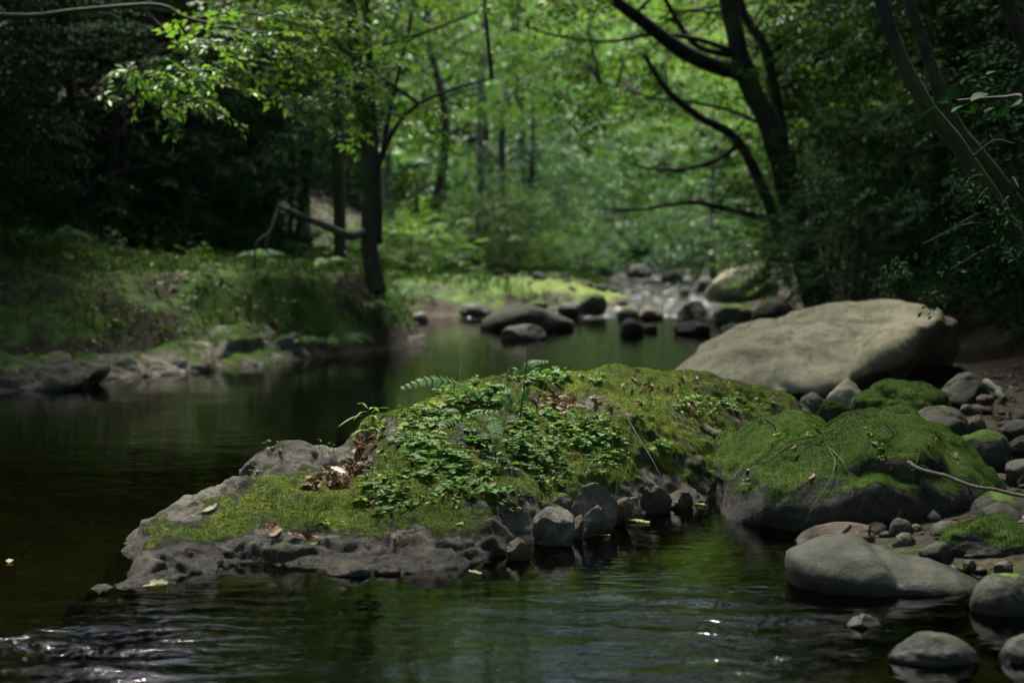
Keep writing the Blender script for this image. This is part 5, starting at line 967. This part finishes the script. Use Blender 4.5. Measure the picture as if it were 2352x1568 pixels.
heap([(640, 1232, 14, 5, 3, .055), (690, 1240, 16, 6, 4, .05)], "brown dead leaf caught in the crack at the front of the mossy rock", "dead leaves in the front crack")
for k in range(16):
    h = on_boulder(r.uniform(1700, 2230), r.uniform(985, 1110)); fallen(0, 0, r.uniform(.02, .04), "small brown leaf fragment caught in the moss of the moss-capped boulders", None, "leaf fragments on the right-hand boulders", .006, h)
PL = leaf_mesh(r, .25, M['pale_leaf'], "pale_leaf"); WLf = leaf_mesh(r, .5, M['white_leaf'], "white_leaf")
fallen(770, 1100, .055, "white leaf lying on the heap of brown leaves", WLf, None, .04, None, .15); fallen(482, 1168, .065, "pale yellow leaf on the low mossy slope near the rock's left tip", PL, None, .008, None, .2)
fallen(1055, 1208, .045, "round pale tan leaf stuck to the moss above the rock's front face", PL, None, .01, None, .4); fallen(382, 1215, .025, "tiny pale leaf on the rock's left tip", PL, None, .008, None, .1); fallen(540, 1150, .05, "tan leaf on the bare knob near the rock's left tip", PL, None, .008, None, .1)
fallen(905, 1232, .03, "small orange-tan leaf just above the front waterline stones", None, None, .008); fallen(715, 1248, .05, "yellowish leaf lying at the lip of the front crack", PL, None, .01)
for x, y, L, lab in [(348, 1340, .095, "pale green leaf floating by the rock's left tip"), (1470, 1196, .07, "pale sliver of leaf floating beside the small square stone"), (1388, 1228, .05, "small pale leaf floating below the largest pale stone"), (1608, 1157, .05, "pale leaf floating in the dark inlet between the rocks"), (22, 1287, .04, "lone leaf floating on the dark water at far left"), (1088, 1312, .04, "small green leaf floating at the front of the rock"), (1100, 1315, .03, "tiny leaf sliver floating beside the small green one")]:
    p = G(x, y, .006); fallen(0, 0, L, lab, PL, None, 0, (p, np.array([0, 0, 1.0])), .05)
# ---------------------------------------------------------------- sticks
def stick(pts, r0, r1, label, mat='twig', name="stick", forks=()):
    P = spline(pts, 30); P = P + r0 * .9 * np.stack([fbm(P * 14, 2, 1), fbm(P * 14, 2, 2), fbm(P * 14, 2, 3)], 1); g = Geo(); v, f = tube(P, r0, r1, 8, .25); g.add(v, f)
    for k, e in forks: v, f = tube(spline([P[k], (P[k] + e) / 2 + [0, 0, .01], e], 8), r1, r1 * .4, 5); g.add(v, f)
    o = build(name, g, M[mat]); shift(o, P[0]); o.location = P[0]; tag(o, label, "stick")
stick([W(2085, 1062, 4.72), W(2110, 1078, 4.68), W(2180, 1098, 4.62), W(2260, 1120, 4.55), W(2400, 1150, 4.45)], .008, .006, "bark-covered stick lying from the moss-capped boulder out past the right edge", forks=[])
stick([W(1618, 985, 5.85), W(1650, 1000, 5.8), W(1692, 1012, 5.72)], .02, .022, "short thick piece of dead wood between the two mossy rocks", 'bark', "dead_wood")
stick([W(2262, 880, 7.3), W(2290, 895, 7.2), W(2310, 920, 7.1)], .02, .024, "pale gnarled root end beside the bare grey boulder", 'bark_pale', "root")
stick([W(1898, 1262, 4.40), W(1925, 1235, 4.46), W(1956, 1212, 4.52)], .012, .010, "short brown stick lying on the tilted slab", 'bark')
stick([W(2150, 1225, 4.5), W(2170, 1200, 4.55), W(2230, 1185, 4.6)], .003, .002, "thin dark twig bent over the oblong stone", 'stem')
for pts, lab in [([(1760, 963), (1775, 975), (1783, 990)], "short pale twig on the bare ledge of the wedged boulder"), ([(2037, 975), (2050, 990), (2056, 1003)], "short pale twig stuck in the moss-capped boulder's crown")]:
    stick([W(a, b, 5.15 if a < 1900 else 4.78) for a, b in pts], .004, .003, lab, 'bark_pale', "twig")
stick([on_rock(1440, 965)[0] + [0, -.02, .01], W(1500, 1060, 5.05), W(1545, 1150, 4.95)], .0016, .001, "long bare runner hanging down to the orange slab", 'twig', "runner")

# ---------------------------------------------------------------- left bank undergrowth
rb = np.random.default_rng(63)
def on_ground(n, x0, x1, y0, y1, fn):
    x = rb.uniform(x0, x1, n); y = rb.uniform(y0, y1, n); z = terrain(x, y); k = fn(x, y, z); return np.stack([x, y, z], 1)[k]
def land(x, y, z): return z > wlev(y) + .16
P = on_ground(38000, -6, -.6, 8.6, 19, lambda x, y, z: land(x, y, z) & (fbm(np.stack([x, y, 0 * x], 1) * 1.1, 3, 7) > -.08)); n = len(P)
d = nrm(rb.normal(0, .5, (n, 3)) + UP); L = rb.uniform(.035, .11, n); v, f = leaves(P, d, rb.normal(0, 1, (n, 3)), L, .007, .1, .25); g = Geo(); g.add(v, f, np.repeat(rb.uniform(0, .95, n), 4))
P = on_ground(16000, -3, 3.0, 19.5, 32, lambda x, y, z: (z > wlev(y) + .05) & (np.exp(-((x - .6) / 1.6) ** 2 - ((y - 22.5) / 2.2) ** 2) < .35)); n = len(P); d = nrm(rb.normal(0, .6, (n, 3)) + UP); v, f = leaves(P, d, rb.normal(0, 1, (n, 3)), rb.uniform(.06, .2, n), .014, .1, .25); g.add(v, f, np.repeat(rb.uniform(0, .75, n), 4))
tag(build("grass", g, M['grass']), "short rough grass on the banks", "grass", kind="stuff")
g = Geo(); P = on_ground(4600, -6, -.7, 9, 20, lambda x, y, z: land(x, y, z) & (fbm(np.stack([x, y, 0 * x], 1) * .9, 3, 17) > -.02)); k = len(P)
sprays(g, rb, P + UP * rb.uniform(.02, .22, k)[:, None], nrm(rb.normal(0, 1, (k, 3)) * [1, 1, .3]), UP + rb.normal(0, .3, (k, 3)), .13, .045, .6, 4, 1, .5, .25)
P = on_ground(1600, -5, 3.0, 20, 34, lambda x, y, z: (z > wlev(y) + .1) & (np.exp(-((x - .6) / 1.6) ** 2 - ((y - 22.5) / 2.2) ** 2) < .3)); k = len(P); sprays(g, rb, P + UP * rb.uniform(.02, .35, k)[:, None], nrm(rb.normal(0, 1, (k, 3)) * [1, 1, .3]), UP + rb.normal(0, .3, (k, 3)), .25, .07, .6, 4, 1, .6, .25)
P = on_ground(3200, 2.6, 6.5, 7.5, 20, lambda x, y, z: z > .2); k = len(P); sprays(g, rb, P + UP * rb.uniform(.02, .3, k)[:, None], nrm(rb.normal(0, 1, (k, 3)) * [1, 1, .3]), UP + rb.normal(0, .3, (k, 3)), .15, .045, .6, 4, 1, .15, .2)
tag(build("undergrowth", g, M['leaf_mid']), "leafy undergrowth covering the banks", "undergrowth", kind="stuff")
g = Geo(); P = on_ground(3800, -6, -.8, 8.6, 19, lambda x, y, z: z > .1); Q = on_ground(600, .9, 3.6, 4, 10, lambda x, y, z: z > .0); P = np.vstack([P, Q]); n = len(P)
v, f = leaves(P + [0, 0, .012], rb.normal(0, 1, (n, 3)) * [1, 1, .25], UP + rb.normal(0, .3, (n, 3)), rb.uniform(.03, .065, n), .03, .25, .2); g.add(v, f, np.repeat(rb.uniform(0, 1, n), 4))
tag(build("leaf_litter", g, M['dead']), "brown leaf litter strewn over the banks", "leaf litter", kind="stuff")
def bank_fern(x, y, D, label, nf, L, width, rot=0.0, mat='fern', lift=.8):
    q = W(x, y, D); b = np.array([q[0], q[1], tz(q[0], q[1])]); ps = []
    for k in range(nf):
        a = rot + 6.28 * k / nf + rb.normal(0, .25); u = np.array([math.cos(a), math.sin(a), 0]); l = L * rb.uniform(.8, 1.15); ps.append([b, b + u * l * .25 + UP * l * .42 * lift, b + u * l * .6 + UP * l * .6 * lift, b + u * l + UP * l * .42 * lift])
    return fern("fern", label, ps, width, 16, mat=mat)
bank_fern(905, 668, 13.6, "bright fern standing right behind the forked tree's foot", 8, .42, .07, lift=1.3); bank_fern(720, 600, 14.6, "pale fern in the gloom left of the forked tree", 7, .38, .06); bank_fern(110, 640, 12.5, "dim fern at the far left of the bank", 6, .5, .07)
bank_fern(770, 720, 12.4, "green fern on the slope below the forked tree", 8, .32, .05); bank_fern(840, 730, 13, "fern drooping over the tip of the left bank", 8, .3, .05); bank_fern(600, 690, 12.8, "fern halfway along the left bank's slope", 7, .28, .05); bank_fern(690, 770, 12.1, "small fern just above the pale outcrop", 7, .22, .04)
